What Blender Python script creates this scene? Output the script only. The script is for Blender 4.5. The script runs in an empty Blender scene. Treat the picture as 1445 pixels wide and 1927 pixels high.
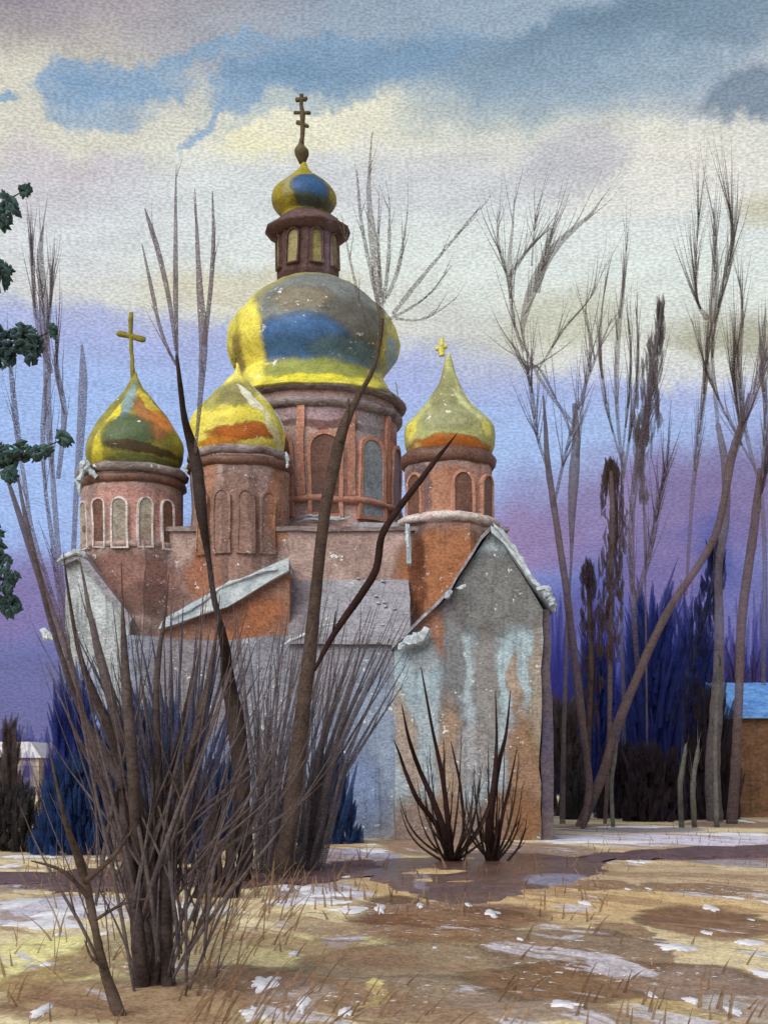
import bpy, bmesh, math, random
from mathutils import Vector, Matrix, noise as mnoise
random.seed(11)
S = bpy.context.scene
COL = S.collection
# ------------------------------------------------------------------ camera
F = 2500.0; HY = 1440.0; CH = 2.2; CX = 722.5           # focal length, horizon and eye height
cam_d = bpy.data.cameras.new('camera'); cam = bpy.data.objects.new('camera', cam_d); COL.objects.link(cam)
cam.location = (0, 0, CH); cam.rotation_euler = (math.radians(90), 0, 0)
cam_d.sensor_fit = 'VERTICAL'; cam_d.sensor_height = 24.0
cam_d.lens = 24.0 * F / 1927.0
cam_d.shift_y = (HY - 963.5) / 1927.0
cam_d.clip_end = 3000.0
S.camera = cam

def lin(c):
    r = []
    for v in c[:3]:
        v /= 255.0
        r.append(v/12.92 if v <= 0.04045 else ((v+0.055)/1.055)**2.4)
    return (*r, 1.0)

class NT:
    """small helper for writing node trees"""
    def __init__(s, nt): s.nt = nt; s.L = nt.links
    def n(s, t, **k):
        n = s.nt.nodes.new(t)
        for a, v in k.items(): setattr(n, a, v)
        return n
    def put(s, sock, v):
        if hasattr(v, 'is_output') or isinstance(v, bpy.types.NodeSocket): s.L.new(v, sock)
        else: sock.default_value = v
    def math(s, op, a, b=0.0, clamp=False):
        n = s.n('ShaderNodeMath', operation=op, use_clamp=clamp); s.put(n.inputs[0], a); s.put(n.inputs[1], b); return n.outputs[0]
    def vec(s, op, a, b=(0,0,0)):
        n = s.n('ShaderNodeVectorMath', operation=op); s.put(n.inputs[0], a); s.put(n.inputs[1], b); return n.outputs['Value' if op == 'LENGTH' else 'Vector']
    def mapping(s, v, loc=(0,0,0), rot=0, sc=(1,1,1), t='POINT'):
        n = s.n('ShaderNodeMapping', vector_type=t); s.put(n.inputs['Vector'], v)
        n.inputs['Location'].default_value = loc; n.inputs['Rotation'].default_value = (0,0,rot); n.inputs['Scale'].default_value = sc
        return n.outputs[0]
    def noise(s, v, scale, detail=3, rough=0.55, dist=0.0):
        n = s.n('ShaderNodeTexNoise'); s.put(n.inputs['Vector'], v); n.inputs['Scale'].default_value = scale
        n.inputs['Detail'].default_value = detail; n.inputs['Roughness'].default_value = rough; n.inputs['Distortion'].default_value = dist
        return n
    def ss(s, v, a, b, lo=0.0, hi=1.0):
        n = s.n('ShaderNodeMapRange', interpolation_type='SMOOTHSTEP'); s.put(n.inputs[0], v)
        for i, x in zip((1,2,3,4), (a, b, lo, hi)): n.inputs[i].default_value = x
        return n.outputs[0]
    def mix(s, f, a, b, bt='MIX'):
        n = s.n('ShaderNodeMix', data_type='RGBA', blend_type=bt); n.clamp_factor = True
        s.put(n.inputs[0], f); s.put(n.inputs[6], a); s.put(n.inputs[7], b); return n.outputs[2]
    def ramp(s, f, stops, interp='LINEAR'):
        n = s.n('ShaderNodeValToRGB'); s.put(n.inputs[0], f); r = n.color_ramp; r.interpolation = interp
        while len(r.elements) < len(stops): r.elements.new(0.5)
        for e, (p, c) in zip(r.elements, sorted(stops, key=lambda q: q[0])): e.position = p; e.color = c
        return n.outputs[0]
    def patch(s, col, uv, cx, cy, rx, ry, rot, c, soft=0.3, op=1.0, rim=0.0):
        m = s.mapping(uv, (cx, cy, 0), math.radians(rot), (max(rx,1e-4), max(ry,1e-4), 1), 'TEXTURE')
        d = s.vec('LENGTH', m)
        k = s.ss(d, 1-soft, 1+soft, op, 0.0)
        col = s.mix(k, col, lin(c))
        if rim:
            e = s.math('MULTIPLY', s.ss(d, 1-soft*1.5, 1+soft*0.2), s.ss(d, 1+soft*0.2, 1+soft, 1, 0))
            col = s.mix(s.math('MULTIPLY', e, rim), col, lin([q*0.62 for q in c]))
        return col

# ------------------------------------------------------------------ sky (world), laid out by azimuth and elevation
w = bpy.data.worlds.new("World"); S.world = w; w.use_nodes = True
nt = w.node_tree; nt.nodes.clear(); g = NT(nt)
tc = g.n('ShaderNodeTexCoord'); sp = g.n('ShaderNodeSeparateXYZ'); g.L.new(tc.outputs['Generated'], sp.inputs[0])
x, y, z = sp.outputs
az = g.math('MULTIPLY', g.math('ARCTAN2', x, y), 1000.0)
hyp = g.math('SQRT', g.math('ADD', g.math('MULTIPLY', x, x), g.math('MULTIPLY', y, y)))
el = g.math('MULTIPLY', g.math('ARCTAN2', z, hyp), 1000.0)
cb = g.n('ShaderNodeCombineXYZ'); g.L.new(az, cb.inputs[0]); g.L.new(el, cb.inputs[1]); uv0 = cb.outputs[0]
wob = g.noise(uv0, 0.018, 5, 0.6); wob2 = g.noise(uv0, 0.11, 2, 0.6)
off = g.vec('MULTIPLY', g.vec('SUBTRACT', wob.outputs['Color'], (0.5,0.5,0.5)), (84, 40, 0))
off2 = g.vec('MULTIPLY', g.vec('SUBTRACT', wob2.outputs['Color'], (0.5,0.5,0.5)), (20, 14, 0))
uv = g.vec('ADD', g.vec('ADD', uv0, off), off2)
sep = g.n('ShaderNodeSeparateXYZ'); g.L.new(uv, sep.inputs[0])
def A(px): return math.atan((px-CX)/F)*1000
def E(py, px=CX): return math.atan((HY-py)/F*math.cos(math.atan((px-CX)/F)))*1000
tilt = g.math('ADD', sep.outputs[1], g.math('MULTIPLY', sep.outputs[0], 0.085))
T0, T1 = -100.0, 1500.0
def stp(py, c): return ((E(py)-T0)/(T1-T0), lin(c))
fac = g.math('DIVIDE', g.math('SUBTRACT', tilt, T0), T1-T0)
col = g.ramp(fac, [stp(1440,(66,70,128)), stp(1250,(84,90,166)), stp(1080,(108,118,190)), stp(940,(130,162,220)),
    stp(800,(136,164,218)), stp(690,(148,160,212)), stp(660,(164,172,208)), stp(632,(206,206,194)), stp(480,(210,219,213)), stp(350,(210,215,212)),
    stp(230,(208,208,198)), stp(80,(176,184,192)), stp(-100,(140,144,160)), stp(-500,(150,156,172)), (1.0, lin((150,158,176)))])
SKY = [ # px, py, rx, ry, rot, colour, soft, opacity
 (150,-10,620,110,0,(134,122,138),.5,.95),(60,215,330,120,8,(206,202,180),.5,.8),(420,60,300,60,-4,(180,172,172),.6,.6),
 (1020,40,600,130,4,(132,160,182),.5,.8),
 (560,238,150,44,12,(226,220,172),.4,.9),(860,255,440,56,-5,(222,219,194),.5,.85),(1230,330,260,60,-6,(220,216,204),.5,.7),
 (140,165,80,22,6,(112,150,186),.3,.85),(215,150,100,26,-6,(108,148,186),.3,.85),(190,205,90,24,4,(116,154,188),.4,.75),(300,150,70,22,14,(116,154,188),.4,.7),(400,108,110,16,12,(112,152,186),.35,.8),
 (480,165,120,36,14,(104,146,184),.35,.85),(375,235,46,14,40,(118,156,192),.4,.8),(690,130,240,36,6,(98,138,172),.4,.85),(600,88,120,13,8,(104,144,178),.35,.75),(560,205,130,12,14,(130,162,186),.5,.6),
 (1130,60,260,40,12,(92,124,150),.4,.85),(1350,40,200,40,-6,(104,132,154),.45,.8),(1050,165,260,60,4,(126,154,176),.6,.7),
 (1410,175,100,40,-8,(98,122,146),.35,.85),(0,185,40,8,0,(100,150,190),.3,.8),
 (820,345,330,58,2,(192,194,200),.5,.7),(1090,300,110,50,10,(178,178,186),.4,.7),(130,355,190,52,6,(190,186,196),.45,.8),(70,300,110,24,0,(196,186,190),.5,.6),
 (330,420,200,60,0,(200,204,208),.6,.6),(480,545,200,34,5,(202,196,166),.4,.8),(60,480,200,60,0,(200,204,212),.6,.6),
 (1050,610,120,60,14,(186,186,158),.5,.75),(1400,655,130,52,-10,(160,156,124),.5,.75),(1230,690,220,34,-8,(214,216,208),.5,.8),(1440,400,60,26,0,(190,184,150),.5,.7),
 (870,640,100,60,-35,(190,192,190),.5,.5),
 (90,900,260,170,0,(132,168,226),.5,.85),(30,1120,190,80,0,(112,92,156),.5,.9),(60,1330,260,110,0,(84,84,150),.5,.8),
 (1050,850,240,90,0,(136,168,220),.5,.8),(1000,1020,110,52,-12,(146,112,160),.35,.9),(1220,970,280,105,-3,(124,100,156),.4,.9),(1380,960,160,120,0,(112,92,148),.5,.8),
 (1260,1300,400,240,0,(34,46,150),.35,.95),(1180,1140,60,90,0,(54,58,156),.5,.75),(1345,1100,55,120,0,(40,52,148),.5,.85),(1090,1180,70,60,0,(70,62,140),.5,.7),(1240,1090,60,60,0,(120,92,146),.5,.6),(1400,1160,120,70,0,(96,88,160),.5,.7),
]
for (px, py, rx, ry, rot, c, so, op) in SKY:
    col = g.patch(col, uv, A(px), E(py,px), rx/F*1000, ry/F*1000, rot, c, so, op)
gr = g.noise(g.mapping(uv0, sc=(0.4,1.0,1)), 0.8, 3, 0.6)           # grain of the washes
gr2 = g.noise(g.mapping(uv0, sc=(0.5,1.6,1)), 0.05, 4, 0.6)
k = g.math('ADD', g.ss(gr.outputs[0], .36, .64, 0.80, 1.15), g.ss(gr2.outputs[0], .3, .7, -0.06, 0.06))
cc = g.n('ShaderNodeCombineXYZ'); [g.L.new(k, cc.inputs[i]) for i in range(3)]
col = g.mix(1.0, col, cc.outputs[0], 'MULTIPLY')
SUN_EL, SUN_AZ = 36.0, 212.0      # degrees; azimuth clockwise from +Y: sun behind the viewer's left shoulder
sky = g.n('ShaderNodeTexSky', sky_type='NISHITA'); sky.sun_disc = False
sky.sun_elevation = math.radians(SUN_EL); sky.sun_rotation = math.radians(SUN_AZ)
hs = g.n('ShaderNodeHueSaturation'); hs.inputs['Saturation'].default_value = 0.82; g.L.new(col, hs.inputs['Color']); col = hs.outputs[0]
skyc = g.mix(1.0, sky.outputs[0], (0.1,0.1,0.1,1), 'MULTIPLY')
col = g.mix(0.04, col, skyc)
bg = g.n('ShaderNodeBackground'); g.L.new(col, bg.inputs[0]); bg.inputs[1].default_value = 1.1
ow = g.n('ShaderNodeOutputWorld'); g.L.new(bg.outputs[0], ow.inputs[0])
# ------------------------------------------------------------------ sun
sd = bpy.data.lights.new('sun', 'SUN'); so = bpy.data.objects.new('sun', sd); COL.objects.link(so)
sd.energy = 3.0; sd.angle = math.radians(50); sd.color = (1.0, 0.97, 0.91)
a_, e_ = math.radians(SUN_AZ), math.radians(SUN_EL)
sv = Vector((math.sin(a_)*math.cos(e_), math.cos(a_)*math.cos(e_), math.sin(e_)))
so.rotation_euler = sv.to_track_quat('Z', 'Y').to_euler(); so.location = sv*60
S.view_settings.view_transform = 'Standard'; S.view_settings.look = 'None'; S.view_settings.exposure = 0.08; S.view_settings.gamma = 1.0
S.cycles.max_bounces = 5; S.cycles.transparent_max_bounces = 40

# ------------------------------------------------------------------ placing
def P(px, py, Y): return Vector(((px-CX)/F*Y, Y, CH + (HY-py)/F*Y))
def XX(px, Y): return (px-CX)/F*Y
def ZZ(py, Y): return CH + (HY-py)/F*Y
def M(px, Y): return px/F*Y
def GY(py): return F*CH/(py-HY)

# ------------------------------------------------------------------ materials
def wash(name, cols, scale=0.6, grain=7.0, plane='XZ', patches=(), rough=0.9, bump=0.35, bd=0.02, metal=0.0, fleck=0.0, fcol=(222,222,218),
         gap=0.0, gapscale=None, granule=0.26, dist=0.25, stretch=(1,1,1.7), coat=0.0, streak=0.0, strokes=(), alpha=1.0, flat=0.0):
    """pigment in uneven washes: large soft variation, fine granulation, bare flecks, and colour patches"""
    m = bpy.data.materials.new(name); m.use_nodes = True; nt = m.node_tree; nt.nodes.clear(); g = NT(nt)
    pos = g.n('ShaderNodeNewGeometry').outputs['Position']
    n1 = g.noise(pos, scale, 5, 0.62, 0.6)
    N = len(cols)
    c = g.ramp(n1.outputs[0], [(0.30 + 0.40*i/max(1, N-1), lin(q)) for i, q in enumerate(cols)]) if N > 1 else lin(cols[0])
    if patches:
        sp = g.n('ShaderNodeSeparateXYZ'); g.L.new(pos, sp.inputs[0]); cb = g.n('ShaderNodeCombineXYZ')
        g.L.new(sp.outputs[0], cb.inputs[0]); g.L.new(sp.outputs[2 if plane == 'XZ' else 1], cb.inputs[1])
        nd = g.noise(pos, scale*3.0, 5, 0.65)
        o = g.vec('MULTIPLY', g.vec('SUBTRACT', nd.outputs['Color'], (.5,.5,.5)), (dist*2, dist*2, 0))
        uv = g.vec('ADD', cb.outputs[0], o)
        for p in patches: c = g.patch(c, uv, *p)
    for (rot, sx, sy, sc, lo, hi, sc_c, op) in strokes:      # dragged marks of mud, straw and thawing snow
        nb = g.noise(g.mapping(g.mapping(pos, rot=math.radians(rot)), sc=(sx, sy, 1)), sc, 4, 0.6, 0.3)
        c = g.mix(g.ss(nb.outputs[0], lo, hi, 0, op), c, lin(sc_c))
    if streak:
        ns = g.noise(g.mapping(pos, sc=(1,1,0.06)), grain*0.5, 3, 0.6)
        c = g.mix(g.ss(ns.outputs[0], .52, .7, 0, streak), c, lin([q*0.45 for q in cols[0]]))
    gr = g.noise(g.mapping(pos, sc=stretch), grain, 3, 0.62)
    k = g.math('ADD', g.ss(gr.outputs[0], .34, .66, 1-granule, 1+granule), g.ss(g.noise(g.mapping(pos, sc=stretch), grain*.22, 4, .6).outputs[0], .35, .65, -.14, .14))
    cc = g.n('ShaderNodeCombineXYZ'); [g.L.new(k, cc.inputs[i]) for i in range(3)]
    c = g.mix(1.0, c, cc.outputs[0], 'MULTIPLY')
    if fleck:
        fl = g.noise(g.mapping(pos, sc=(1,1,1.3)), grain*0.33, 4, 0.75)
        fm = g.noise(pos, scale*1.7, 2, 0.5)
        f = g.math('MULTIPLY', g.ss(fl.outputs[0], 0.67-fleck*0.1, 0.69-fleck*0.1), g.ss(fm.outputs[0], .45, .55))
        c = g.mix(f, c, lin(fcol))
    b = g.n('ShaderNodeBsdfPrincipled'); g.put(b.inputs['Base Color'], c)
    b.inputs['Roughness'].default_value = rough; b.inputs['Metallic'].default_value = metal
    b.inputs['Specular IOR Level'].default_value = 0.25
    if coat: b.inputs['Coat Weight'].default_value = coat; b.inputs['Coat Roughness'].default_value = 0.25
    if bump:
        bn = g.n('ShaderNodeBump'); bn.inputs['Strength'].default_value = bump; bn.inputs['Distance'].default_value = bd
        g.L.new(gr.outputs[0], bn.inputs['Height']); g.L.new(bn.outputs[0], b.inputs['Normal'])
    out = g.n('ShaderNodeOutputMaterial'); sh = b.outputs[0]
    if flat:
        tl = g.n('ShaderNodeBsdfTranslucent'); g.put(tl.inputs[0], c); mx = g.n('ShaderNodeMixShader'); mx.inputs[0].default_value = flat
        g.L.new(sh, mx.inputs[1]); g.L.new(tl.outputs[0], mx.inputs[2]); sh = mx.outputs[0]
    if gap or alpha < 1:
        t = g.n('ShaderNodeBsdfTransparent'); mx = g.n('ShaderNodeMixShader')
        if gap:
            gn = g.noise(g.mapping(pos, sc=(1,1,1.6)), gapscale or grain, 2, 0.6)
            g.put(mx.inputs[0], g.ss(gn.outputs[0], gap-0.05, gap+0.05, 0, alpha))
        else: mx.inputs[0].default_value = alpha
        g.L.new(t.outputs[0], mx.inputs[1]); g.L.new(sh, mx.inputs[2]); sh = mx.outputs[0]
    g.L.new(sh, out.inputs[0])
    return m

# ------------------------------------------------------------------ objects
def thing(name, label, cat, loc=(0,0,0), group=None):
    o = bpy.data.objects.new(name, None); COL.objects.link(o); o.location = loc; o.empty_display_size = 0.3
    o['label'] = label; o['category'] = cat
    if group: o['group'] = group
    return o
def obj(name, bm, mat, parent=None, smooth=False, label=None):
    me = bpy.data.meshes.new(name); bm.normal_update(); bm.to_mesh(me); bm.free()
    for m_ in (mat if isinstance(mat, (list, tuple)) else [mat]): me.materials.append(m_)
    if smooth:
        for p in me.polygons: p.use_smooth = True
    o = bpy.data.objects.new(name, me); COL.objects.link(o)
    if parent is not None:
        o.parent = parent
        w_ = Vector((0,0,0)); q = parent
        while q is not None: w_ += q.location; q = q.parent
        o.location = -w_                                       # meshes are written in world metres
    if label: o['label'] = label
    return o
def tag(o, label=None, cat=None, group=None, kind=None):
    if label: o['label'] = label
    if cat: o['category'] = cat
    if group: o['group'] = group
    if kind: o['kind'] = kind
    return o

def spline(pts, n):
    """Catmull-Rom through tuples"""
    out = []; P_ = [pts[0]] + list(pts) + [pts[-1]]
    for i in range(1, len(P_)-2):
        a, b, c, d = P_[i-1], P_[i], P_[i+1], P_[i+2]
        for k in range(n):
            t = k/n
            out.append(tuple(0.5*((2*b[j]) + (c[j]-a[j])*t + (2*a[j]-5*b[j]+4*c[j]-d[j])*t*t + (3*b[j]-a[j]-3*c[j]+d[j])*t**3) for j in range(len(b))))
    out.append(tuple(pts[-1])); return out
def tube(bm, pts, sides=7, wob=0.12):
    """pts (x,y,z,r): tapering tube with a slightly uneven brush-like outline"""
    rings = []; n = len(pts); up = Vector((0.13, 1, 0.07))
    for i, p in enumerate(pts):
        a = Vector(pts[max(0,i-1)][:3]); b = Vector(pts[min(n-1,i+1)][:3]); d = (b-a)
        if d.length < 1e-6: d = Vector((0,0,1))
        d.normalize(); u = d.cross(up)
        if u.length < 1e-3: u = d.cross(Vector((1,0,0)))
        u.normalize(); v = d.cross(u); r = max(p[3], 0.0015); ring = []
        for k in range(sides):
            t = 2*math.pi*k/sides; rr = r*(1+random.uniform(-wob, wob))
            ring.append(bm.verts.new(Vector(p[:3]) + (u*math.cos(t)+v*math.sin(t))*rr))
        rings.append(ring)
    for a, b in zip(rings, rings[1:]):
        for k in range(sides): bm.faces.new((a[k], a[(k+1)%sides], b[(k+1)%sides], b[k]))
    bm.faces.new(rings[0][::-1]); bm.faces.new(rings[-1])
def box(bm, x0, x1, y0, y1, z0, z1, jit=0.0):
    j = lambda: random.uniform(-jit, jit)
    v = [bm.verts.new((x+j(), y+j(), z+j())) for x in (x0,x1) for y in (y0,y1) for z in (z0,z1)]
    for f in ((0,1,3,2),(4,6,7,5),(0,4,5,1),(2,3,7,6),(0,2,6,4),(1,5,7,3)): bm.faces.new([v[i] for i in f])
def prism(bm, poly, y0, y1):
    """poly of (x,z) extruded along y"""
    a = [bm.verts.new((x,y0,z)) for x,z in poly]; b = [bm.verts.new((x,y1,z)) for x,z in poly]; n = len(poly)
    bm.faces.new(a); bm.faces.new(b[::-1])
    for i in range(n): bm.faces.new((a[i], b[i], b[(i+1)%n], a[(i+1)%n]))
    bmesh.ops.recalc_face_normals(bm, faces=bm.faces)
def lathe(bm, cx, cy, prof, seg=40, wob=0.0, cap=True, lean=0.0):
    """prof (r,z) bottom to top"""
    rings = []; z0 = prof[0][1]
    for (r, z) in prof:
        ring = []
        for k in range(seg):
            t = 2*math.pi*k/seg
            q = 1 + wob*mnoise.noise(Vector((math.cos(t)*1.7, math.sin(t)*1.7, z*0.9)))
            ring.append(bm.verts.new((cx + lean*(z-z0) + r*q*math.cos(t), cy + r*q*math.sin(t), z)))
        rings.append(ring)
    for a, b in zip(rings, rings[1:]):
        for k in range(seg): bm.faces.new((a[k], a[(k+1)%seg], b[(k+1)%seg], b[k]))
    if cap: bm.faces.new(rings[0][::-1]); bm.faces.new(rings[-1])
def arch(bm, c, nrm, w, h, d, d0=0.0, grow=0.0):
    """round-headed slab centred on c (bottom middle), facing nrm, from depth d0 to d in front of c"""
    nrm = Vector(nrm).normalized(); s = Vector((0,0,1)).cross(nrm).normalized()
    w2 = w/2+grow; hh = h-w/2; pts = [(-w2, -grow), (w2, -grow)] + [(w2*math.cos(t), hh+w2*math.sin(t)) for t in [math.pi*k/10 for k in range(11)]]
    A_ = [bm.verts.new(Vector(c)+s*p[0]+Vector((0,0,p[1]))+nrm*d0) for p in pts]; B_ = [bm.verts.new(Vector(c)+s*p[0]+Vector((0,0,p[1]))+nrm*d) for p in pts]
    n = len(pts); bm.faces.new(A_[::-1]); bm.faces.new(B_)
    for i in range(n): bm.faces.new((A_[i], A_[(i+1)%n], B_[(i+1)%n], B_[i]))
def B(): return bmesh.new()
#@@PART2
def arch_ring(bm, c, nrm, w, h, t, d0, d1):
    """moulding round an arched opening"""
    nrm = Vector(nrm).normalized(); s = Vector((0,0,1)).cross(nrm).normalized(); c = Vector(c)
    def loop(gw, gb):
        w2 = w/2+gw; hh = h-w/2
        return [(-w2, -gb), *[(w2*math.cos(t_), hh+w2*math.sin(t_)) for t_ in [math.pi-math.pi*k/10 for k in range(11)]], (w2, -gb)]
    O, I = loop(t, t*0.8), loop(0, 0)
    vs = [[bm.verts.new(c+s*p[0]+Vector((0,0,p[1]))+nrm*d) for p in L_] for L_, d in ((O,d0),(O,d1),(I,d1),(I,d0))]
    n = len(O)
    for a, b in zip(vs, vs[1:]+vs[:1]):
        for i in range(n): bm.faces.new((a[i], a[(i+1)%n], b[(i+1)%n], b[i]))
    bmesh.ops.recalc_face_normals(bm, faces=bm.faces)

def pp(px, py, rx, ry, rot, c, Y, soft=.3, op=1.0, rim=0.0):   # a colour patch at depth Y
    return (XX(px,Y), ZZ(py,Y), M(rx,Y), M(ry,Y), rot, c, soft*.65, op, max(rim,.22))

# ================================================================== CHURCH
BRICK = (158,108,94); DBR = (104,74,66); ORG = (176,100,48); PINK = (190,134,124); GRY = (140,136,140); BLG = (150,170,180)
YT, YC = 43.0, 47.0
YTf, YCf, YLf = 41.7, 44.3, 46.0
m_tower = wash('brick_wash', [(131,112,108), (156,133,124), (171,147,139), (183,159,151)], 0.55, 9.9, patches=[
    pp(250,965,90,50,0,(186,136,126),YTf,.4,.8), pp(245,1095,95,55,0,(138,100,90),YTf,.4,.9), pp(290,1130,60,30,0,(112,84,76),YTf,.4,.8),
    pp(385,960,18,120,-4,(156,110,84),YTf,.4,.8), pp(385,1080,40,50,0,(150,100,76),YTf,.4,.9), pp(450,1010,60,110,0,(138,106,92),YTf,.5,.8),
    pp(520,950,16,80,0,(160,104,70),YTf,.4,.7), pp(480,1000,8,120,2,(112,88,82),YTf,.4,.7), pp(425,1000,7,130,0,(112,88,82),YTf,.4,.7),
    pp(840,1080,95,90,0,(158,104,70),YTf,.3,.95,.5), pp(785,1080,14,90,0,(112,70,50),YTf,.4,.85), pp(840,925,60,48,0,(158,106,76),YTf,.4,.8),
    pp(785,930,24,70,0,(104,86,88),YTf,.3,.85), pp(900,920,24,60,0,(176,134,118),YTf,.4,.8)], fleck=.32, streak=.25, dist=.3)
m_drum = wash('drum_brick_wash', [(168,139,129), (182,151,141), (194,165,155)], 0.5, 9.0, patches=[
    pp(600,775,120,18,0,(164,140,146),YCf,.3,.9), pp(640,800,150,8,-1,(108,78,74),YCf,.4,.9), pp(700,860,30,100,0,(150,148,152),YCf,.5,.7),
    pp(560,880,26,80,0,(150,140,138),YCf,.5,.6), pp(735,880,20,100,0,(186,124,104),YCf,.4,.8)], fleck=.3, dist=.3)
m_gable = wash('pediment_wash', [(126,92,78), (142,106,88), (150,114,100)], 0.6, 10.8, patches=[pp(470,1165,70,34,28,(152,98,68),40,.4,.95), pp(420,1150,40,30,0,(120,84,70),40,.4,.8)], fleck=.25)
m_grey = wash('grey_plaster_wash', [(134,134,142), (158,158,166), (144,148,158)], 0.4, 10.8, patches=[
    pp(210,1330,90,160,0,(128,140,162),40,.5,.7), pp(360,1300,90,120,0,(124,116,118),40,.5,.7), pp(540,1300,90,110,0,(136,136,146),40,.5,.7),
    pp(640,1250,90,60,0,(140,136,144),40,.5,.6), pp(700,1400,60,150,0,(140,156,180),40,.5,.8), pp(600,1420,90,80,0,(134,146,172),40,.6,.7), pp(120,1330,60,200,0,(96,130,196),40,.4,.8), pp(300,1480,170,110,0,(104,128,182),40,.5,.8), pp(660,1500,60,80,0,(124,142,180),40,.6,.7)], fleck=.4, streak=.4)  # blue patches at the left paint ultramarine shadow on the lower wall
m_right = wash('pale_plaster_wash', [(150,162,168), (164,178,184), (154,166,172)], 0.45, 9.9, patches=[
    pp(935,1120,110,75,0,(116,116,114),39,.3,.95,.5), pp(850,1230,24,220,0,(112,108,108),39,.4,.8), pp(800,1200,36,70,0,(154,104,74),39,.35,.9),
    pp(770,1260,60,70,0,(158,178,186),39,.3,.8), pp(975,1270,45,90,0,(166,184,190),39,.25,.95), pp(915,1310,24,130,0,(126,114,104),39,.4,.7), pp(967,1290,10,60,0,(164,136,108),39,.4,.8),
    pp(990,1480,34,150,4,(140,104,72),39,.4,.9), pp(1010,1300,14,120,0,(150,124,92),39,.5,.7), pp(845,1450,22,130,0,(166,138,110),39,.5,.8), pp(765,1400,18,100,10,(166,138,112),39,.5,.7),
    pp(810,1560,90,60,0,(134,104,84),39,.5,.8), pp(960,1540,60,50,0,(128,92,64),39,.5,.9), pp(890,1420,40,60,0,(152,146,146),39,.5,.7)], fleck=.36, streak=.3, dist=.35)
m_roof = wash('grey_roof_wash', [(128,124,132), (146,144,150), (136,136,142)], 0.35, 10.8, patches=[pp(650,1060,50,60,0,(156,154,158),42,.5,.6), pp(560,1120,40,90,0,(120,108,112),42,.5,.7)], fleck=.34, rough=.8)
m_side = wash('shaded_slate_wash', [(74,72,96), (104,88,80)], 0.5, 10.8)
m_snow = wash('snow_wash', [(150,162,172), (180,190,194), (208,212,210)], 1.6, 12.6, granule=.16, bump=.4)
m_leftw = wash('left_plaster_wash', [(148,150,152), (178,184,184), (160,162,164)], 0.7, 10.8, patches=[pp(175,1130,40,80,0,(188,196,198),41,.5,.8), pp(140,1400,60,130,0,(92,128,198),41,.5,.85)], streak=.5, fleck=.3)  # the blue patch is painted shadow low on the left wing
m_corn = wash('cornice_wash', [(110,96,92), (146,134,132), (96,72,64)], 0.9, 10.8, stretch=(.5,.5,2), fleck=.3)
m_dark = wash('window_wash', [(84,60,50), (112,80,66), (96,76,70)], 1.4, 10.8, rough=.45)
m_pane = wash('pane_wash', [(120,104,92), (160,152,136), (134,112,98)], 1.4, 10.8, rough=.4)
m_gpane = wash('blue_pane_wash', [(126,136,144), (150,158,162)], 1.4, 10.8, rough=.4)
m_frame = wash('window_frame_wash', [(176,140,130), (206,200,194), (186,160,150)], 2.2, 14.4, fleck=.5)
m_bframe = wash('brick_frame_wash', [(170,118,98), (188,140,120)], 1.6, 14.4, fleck=.4)
m_lant = wash('lantern_wash', [(72,52,48), (92,70,66), (112,90,86)], 0.8, 10.8, patches=[pp(620,470,14,60,0,(120,100,104),YLf,.4,.8), pp(578,530,60,14,0,(62,50,40),YLf,.4,.8)])
m_lwin = wash('lantern_window_wash', [(128,116,66), (150,140,92)], 1.5, 10.8, rough=.4)
def goldm(name, cols, patches, **k): return wash(name, cols, 0.55, 10, patches=patches, rough=.6, metal=.0, coat=.1, granule=.18, **k)  # gilt; patches put sky reflections and lit yellow edges into the base colour
YEL = (208,190,70)
m_dome = goldm('gilt_painted_sheen_centre', [(170,160,60), (206,194,72), (226,214,96)], [  # blue and grey patches paint the reflected sky, yellow ones the lit limb
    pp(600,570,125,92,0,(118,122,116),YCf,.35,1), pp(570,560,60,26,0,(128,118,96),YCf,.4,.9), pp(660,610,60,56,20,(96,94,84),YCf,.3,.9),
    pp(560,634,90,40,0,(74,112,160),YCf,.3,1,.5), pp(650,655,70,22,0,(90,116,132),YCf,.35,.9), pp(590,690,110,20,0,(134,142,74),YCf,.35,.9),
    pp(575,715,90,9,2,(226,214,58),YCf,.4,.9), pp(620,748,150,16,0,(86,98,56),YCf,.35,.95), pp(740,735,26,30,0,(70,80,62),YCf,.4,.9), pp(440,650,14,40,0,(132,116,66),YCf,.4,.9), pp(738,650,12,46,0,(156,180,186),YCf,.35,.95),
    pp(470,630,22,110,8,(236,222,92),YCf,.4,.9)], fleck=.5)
m_cup = goldm('gilt_painted_sheen_cupola', [(120,108,34), (158,144,44), (134,124,60)], [
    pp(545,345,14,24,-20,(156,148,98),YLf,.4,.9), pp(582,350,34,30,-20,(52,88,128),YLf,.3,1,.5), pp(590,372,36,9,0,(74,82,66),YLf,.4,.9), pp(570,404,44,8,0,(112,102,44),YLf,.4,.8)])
m_dl = goldm('gilt_painted_sheen_green', [(110,112,58), (146,140,60), (120,124,66)], [
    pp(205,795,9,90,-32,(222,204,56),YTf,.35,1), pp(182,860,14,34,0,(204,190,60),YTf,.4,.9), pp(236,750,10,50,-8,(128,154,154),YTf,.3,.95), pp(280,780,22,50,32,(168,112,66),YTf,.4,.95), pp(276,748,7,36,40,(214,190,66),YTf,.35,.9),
    pp(300,785,16,26,40,(194,118,52),YTf,.4,.85), pp(240,815,48,34,0,(78,96,64),YTf,.35,.95,.4), pp(265,842,66,9,-6,(72,56,36),YTf,.35,.95), pp(260,864,60,9,0,(92,100,58),YTf,.4,.8), pp(262,880,80,7,4,(160,148,72),YTf,.4,.9)], fleck=.25)
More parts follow.
